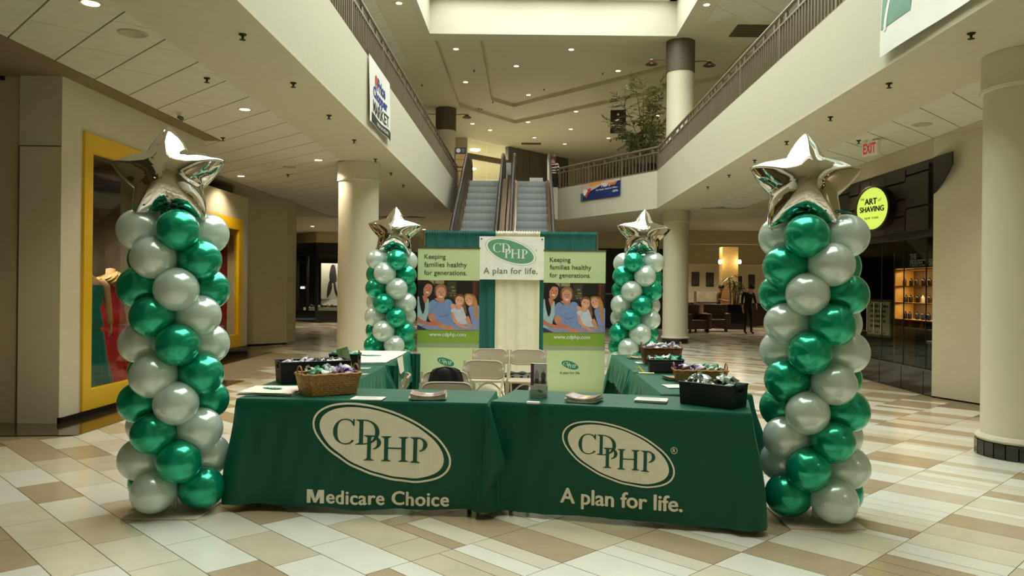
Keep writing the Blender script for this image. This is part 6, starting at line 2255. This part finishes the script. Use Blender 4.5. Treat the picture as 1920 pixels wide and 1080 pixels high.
# hanging sign near the plant
a, b = P(1145, 206, 27), P(1173, 250, 27)
t = thing('hanging_sign', 'dark purple sign hung from the upper ceiling left of the plant', 'sign', ((a.x + b.x) / 2, 27, (a.z + b.z) / 2), radians(-14))
w_, h_ = (b.x - a.x) / 2 * 1.02, (a.z - b.z) / 2
MB().box(-w_, w_, -.02, .02, -h_, h_).build('board', pm('plum_sign', (50, 24, 34), .5), t)
m = MB()
for k, q in enumerate((.5, .62, .42, .55, .36)):
    m.box(-w_ * q, w_ * q, -.024, -.02, h_ * (.12 - .16 * k) - .012, h_ * (.12 - .16 * k) + .012)
m.build('printed_lines', pm('plum_print', (150, 120, 120), .5), t)
MB().lathe([(.0001, 0), (.04, 0), (.0001, .005)], 12, M=T(0, -.022, h_ * .6) @ Matrix.Rotation(pi / 2, 4, 'X')).build('moon_mark', white_m, t)
for sx in (-.8, .8):
    MB().tube([(w_ * sx, 0, h_), (w_ * sx, 0, ZC - (a.z + b.z) / 2 + .2)], .005, 5).build('wire', steel, t)
# directory stand on the upper floor at the left of the escalators
a, b = P(852, 277, 26.6), P(875, 343, 26.6)
t = thing('directory_stand', 'directory stand with a dark blue head panel at the top of the left escalator', 'directory', ((a.x + b.x) / 2, 26.6, ZT))
w_ = (b.x - a.x) / 2
MB().box(-w_, -w_ + .05, -.04, .04, 0, a.z - ZT).build('post', rail_m, t)
MB().box(w_ - .05, w_, -.04, .04, 0, a.z - ZT).build('post', rail_m, t)
for k, (z1, z0, mat) in enumerate(((1.0, .87, navy), (.85, .74, pm('board_ochre', (190, 160, 104), .5)), (.72, .56, pm('board_ochre', (0, 0, 0))), (.54, .38, pm('board_ochre', (0, 0, 0))))):
    H_ = a.z - ZT
    MB().box(-w_ + .05, w_ - .05, -.03, .03, H_ * z0, H_ * z1).build('head_panel' if k == 0 else 'board', mat, t)
MB().lathe([(.0001, 0), (.075, 0), (.0001, .004)], 16, M=T(-w_ + .14, -.032, (a.z - ZT) * .935) @ Matrix.Rotation(pi / 2, 4, 'X')).build('round_mark', white_m, t)
m = MB()
for k in range(3):
    m.box(-w_ + .25, w_ - .08, -.034, -.03, (a.z - ZT) * (.965 - .03 * k) - .008, (a.z - ZT) * (.965 - .03 * k) + .008)
m.build('printed_lines', pm('paper_print_grey', (0, 0, 0)), t)
# map panel between the escalator heads, and screen
a, b = P(947, 305, 26.0), P(958, 328, 26.0)
t = thing('map_stand', 'small pale map panel on a post between the escalator heads', 'map', ((a.x + b.x) / 2, 26.0, ZT))
MB().box(-.02, .02, -.02, .02, 0, b.z - ZT + .02).build('post', rail_m, t)
MB().box(-(b.x - a.x) / 2, (b.x - a.x) / 2, -.02, .02, b.z - ZT, a.z - ZT).build('panel', pm('map_pale', (176, 186, 186), .4), t)
a, b = P(993, 333, 30.0), P(1018, 343, 30.0)
t = thing('floor_screen', 'purple and white picture panel at the top of the right escalator', 'panel', ((a.x + b.x) / 2, 30.0, ZT))
MB().box(-(b.x - a.x) / 2, (b.x - a.x) / 2, 0, .05, 0, a.z - ZT).build('board', pm('screen_white', (214, 214, 222), .4), t)
MB().lathe([(.0001, 0), (.22, 0), (.0001, .004)], 24, M=T(-.08, -.002, (a.z - ZT) * .6) @ Matrix.Rotation(pi / 2, 4, 'X')).build('round_print', pm('screen_plum', (84, 60, 96), .4), t)

# ================================================================ PEOPLE
hair_d = pm('dark_hair', (32, 24, 20), .6)
hair_r = pm('auburn_hair', (96, 42, 28), .6)
skin = pm('skin', (206, 150, 120), .5)
def person(label, loc, rz, joints, shirt_m, trouser_m, hair_mat, stripes=None, hands=True):
    """joints: name -> (x, y, z); faces -y"""
    J = dict(pelvis=(0, 0, .95), waist=(0, 0, 1.10), chest=(0, 0, 1.30), neck=(0, 0, 1.47), skull=(0, -.01, 1.56), crown=(0, 0, 1.70),
             ls=(.18, 0, 1.42), le=(.24, .02, 1.14), lw=(.24, -.08, .90), lh=(.235, -.11, .82), rs=(-.18, 0, 1.42), re=(-.24, .02, 1.14), rw=(-.24, -.08, .90), rh=(-.235, -.11, .82),
             lp=(.09, 0, .90), lk=(.10, -.01, .50), la=(.10, .03, .09), lt=(.11, -.12, .035), rp=(-.09, 0, .90), rk=(-.10, -.01, .50), ra=(-.10, .03, .09), rt=(-.11, -.12, .035))
    J.update(joints)
    R_ = dict(pelvis=.135, waist=.12, chest=.145, neck=.055, skull=.08, crown=.075, ls=.06, le=.042, lw=.028, lh=.03, rs=.06, re=.042, rw=.028, rh=.03, lp=.09, lk=.058, la=.038, lt=.03, rp=.09, rk=.058, ra=.038, rt=.03)
    E_ = [('pelvis', 'waist'), ('waist', 'chest'), ('chest', 'neck'), ('neck', 'skull'), ('skull', 'crown'), ('chest', 'ls'), ('ls', 'le'), ('le', 'lw'), ('lw', 'lh'), ('chest', 'rs'), ('rs', 're'), ('re', 'rw'), ('rw', 'rh'),
          ('pelvis', 'lp'), ('lp', 'lk'), ('lk', 'la'), ('la', 'lt'), ('pelvis', 'rp'), ('rp', 'rk'), ('rk', 'ra'), ('ra', 'rt')]
    names = list(R_)
    me = bpy.data.meshes.new('body')
    me.from_pydata([J[n] for n in names], [(names.index(a_), names.index(b_)) for a_, b_ in E_], [])
    o_ = bpy.data.objects.new('body', me)
    COL.objects.link(o_)
    sk = o_.modifiers.new('skin', 'SKIN')
    sd = me.skin_vertices[0].data if me.skin_vertices else None
    if sd is None:
        bm = bmesh.new(); bm.from_mesh(me); bm.verts.layers.skin.verify(); bm.to_mesh(me); bm.free()
        sd = me.skin_vertices[0].data
    for i, n in enumerate(names):
        f = 1.0
        sd[i].radius = (R_[n], R_[n] * (.72 if n in ('pelvis', 'waist', 'chest') else 1))
    sd[0].use_root = True
    sb = o_.modifiers.new('sub', 'SUBSURF'); sb.levels = 2; sb.render_levels = 2
    bpy.context.view_layer.update()
    dg = bpy.context.evaluated_depsgraph_get()
    m2 = bpy.data.meshes.new_from_object(o_.evaluated_get(dg))
    bpy.data.objects.remove(o_)
    mats = [skin, shirt_m, trouser_m, black_m] + ([stripes] if stripes else [])
    m2.materials.clear()
    for q in mats: m2.materials.append(q)
    keys = {n: Vector(J[n]) for n in names}
    for pol in m2.polygons:
        c = pol.center
        n = min(names, key=lambda k: (keys[k] - c).length - R_[k])
        if n in ('lt', 'rt'): mi = 3
        elif n in ('lp', 'lk', 'la', 'rp', 'rk', 'ra', 'pelvis'): mi = 2
        elif n in ('neck', 'skull', 'crown', 'lw', 'rw', 'lh', 'rh'): mi = 0
        else:
            mi = 1
            if stripes and int(c.z / .055) % 2: mi = 4
        pol.material_index = mi
        pol.use_smooth = True
    # fingers, thumbs and face, one mesh with the body
    bm = bmesh.new(); bm.from_mesh(m2)
    def extra(mb, mi):
        tmp = mb.mesh('tmp', skin)
        tmp.polygons.foreach_set('material_index', [mi] * len(tmp.polygons))
        tmp.polygons.foreach_set('use_smooth', [True] * len(tmp.polygons))
        bm.from_mesh(tmp)
        bpy.data.meshes.remove(tmp)
    for s_, w_, h_ in ((1, 'lw', 'lh'), (-1, 'rw', 'rh')):
        W_, H_ = keys[w_], keys[h_]
        d_ = (H_ - W_).normalized()
        sd_ = Vector((0, 1, 0)).cross(d_)
        sd_ = d_.cross(Vector((1, 0, 0))).normalized()
        for k in range(4):
            b_ = H_ + sd_ * (.028 - .019 * k)
            ln = (.06, .075, .07, .055)[k]
            extra(MB().tube([b_, b_ + d_ * ln * .6, b_ + d_ * ln + Vector((-s_ * .015, 0, 0))], [.0095, .009, .007], 6), 0)
        b_ = W_.lerp(H_, .5) + sd_ * .03
        extra(MB().tube([b_, b_ + sd_ * .02 + d_ * .03, b_ + sd_ * .02 + d_ * .06], [.011, .010, .008], 6), 0)
    S_, Cn = keys['skull'], keys['crown']
    upv = (Cn - S_).normalized()
    fw = Vector((0, -1, 0)); fw = (fw - upv * fw.dot(upv)).normalized()
    rt_ = fw.cross(upv)
    mid = S_.lerp(Cn, .35)
    extra(MB().tube([mid + fw * .075 + upv * .02, mid + fw * .105 - upv * .015, mid + fw * .08 - upv * .025], [.008, .014, .012], 6), 0)
    for s_ in (-1, 1):
        extra(MB().sphere(mid + rt_ * s_ * .088, (.012, .022, .03), None, 8, 6), 0)
        extra(MB().sphere(mid + fw * .078 + rt_ * s_ * .03 + upv * .02, .009, None, 8, 6), 3)
    extra(MB().tube([mid + fw * .08 - upv * .05 - rt_ * .022, mid + fw * .086 - upv * .054, mid + fw * .08 - upv * .05 + rt_ * .022], .005, 6), 3)
    bm.to_mesh(m2); bm.free()
    t = thing('person', label, 'person', loc, rz)
    b_ = bpy.data.objects.new('body', m2); COL.objects.link(b_); b_.parent = t
    hc = S_.lerp(Cn, .62)
    def hr(u, v):
        a_ = 2 * pi * u; e_ = pi * (v * .62)
        rr_ = .105 * (1 + .04 * sin(9 * a_))
        q = upv * cos(e_) * .125 + rt_ * sin(e_) * cos(a_) * rr_ + fw * (-1) * sin(e_) * sin(a_) * rr_ * 1.05
        if sin(a_) < -.2: q += upv * .045 * (v) 
        return hc - fw * .012 + q
    MB().grid(hr, 28, 10, closed_u=True).build('hair', hair_mat, t, smooth='all')
    return t
black_c = pm('black_clothes', (20, 18, 20), .8)
tan_c = pm('tan_shirt', (128, 100, 52), .8)
p = Pz(1402, 627, 0)
person('person in black clothes standing with head bent beside the far right plant', (p.x, p.y, 0), radians(15),
       dict(chest=(0, -.06, 1.28), neck=(0, -.13, 1.44), skull=(0, -.19, 1.50), crown=(0, -.24, 1.62), le=(.25, -.04, 1.14), re=(-.25, -.04, 1.14), lw=(.2, -.2, .95), lh=(.18, -.26, .9), rw=(-.26, -.1, .88), rh=(-.26, -.12, .8), lk=(.12, -.02, .5), la=(.16, .05, .09), lt=(.17, -.1, .035)), black_c, black_c, hair_d)
p = P(1352, 590, 31.3)
person('person in a tan shirt standing behind the brown armchair at the far right', (p.x - .25, 30.7, 0), radians(70),
       dict(chest=(0, -.03, 1.28), neck=(0, -.07, 1.44), skull=(0, -.1, 1.52), crown=(0, -.12, 1.65), lw=(.18, -.28, 1.08), lh=(.14, -.36, 1.06), rw=(-.18, -.28, 1.08), rh=(-.14, -.36, 1.06)), tan_c, black_c, hair_d)
white_c = pm('stripe_white', (220, 212, 206), .8)
p = P(1037, 340, 29.3)
person('person in a striped top standing at the head of the right escalator', (p.x, 29.3, ZT), radians(150), {}, black_c, black_c, hair_r, white_c)

# lamps inside the lit upper shop
for x, y in ((-2.6, 37.5), (-.6, 40.5), (-4.6, 39), (-3.2, 43.5)):
    q = thing('ceiling_lamp', 'round ceiling lamp inside the lit upper shop', 'ceiling light', (x, y, ZC), 0, 'lamps inside the lit upper shop')
    MB().lathe([(.0001, -.06), (.2, -.06), (.24, -.04), (.24, 0)], 24).build('diffuser', lampglow, q, smooth=True)
    l = bpy.data.lights.new('lamp', 'AREA'); l.shape = 'DISK'; l.size = .5; l.energy = 200; l.color = (1, .95, .84)
    lo = bpy.data.objects.new('lamp', l); COL.objects.link(lo); lo.parent = q; lo.location = (0, 0, -.08)
struct('ceiling', MB().box(-8.8, -4.0, 35, 47, 7.9, 8.0), white_m, 'white ceiling of the lit upper shop', 'ceiling')
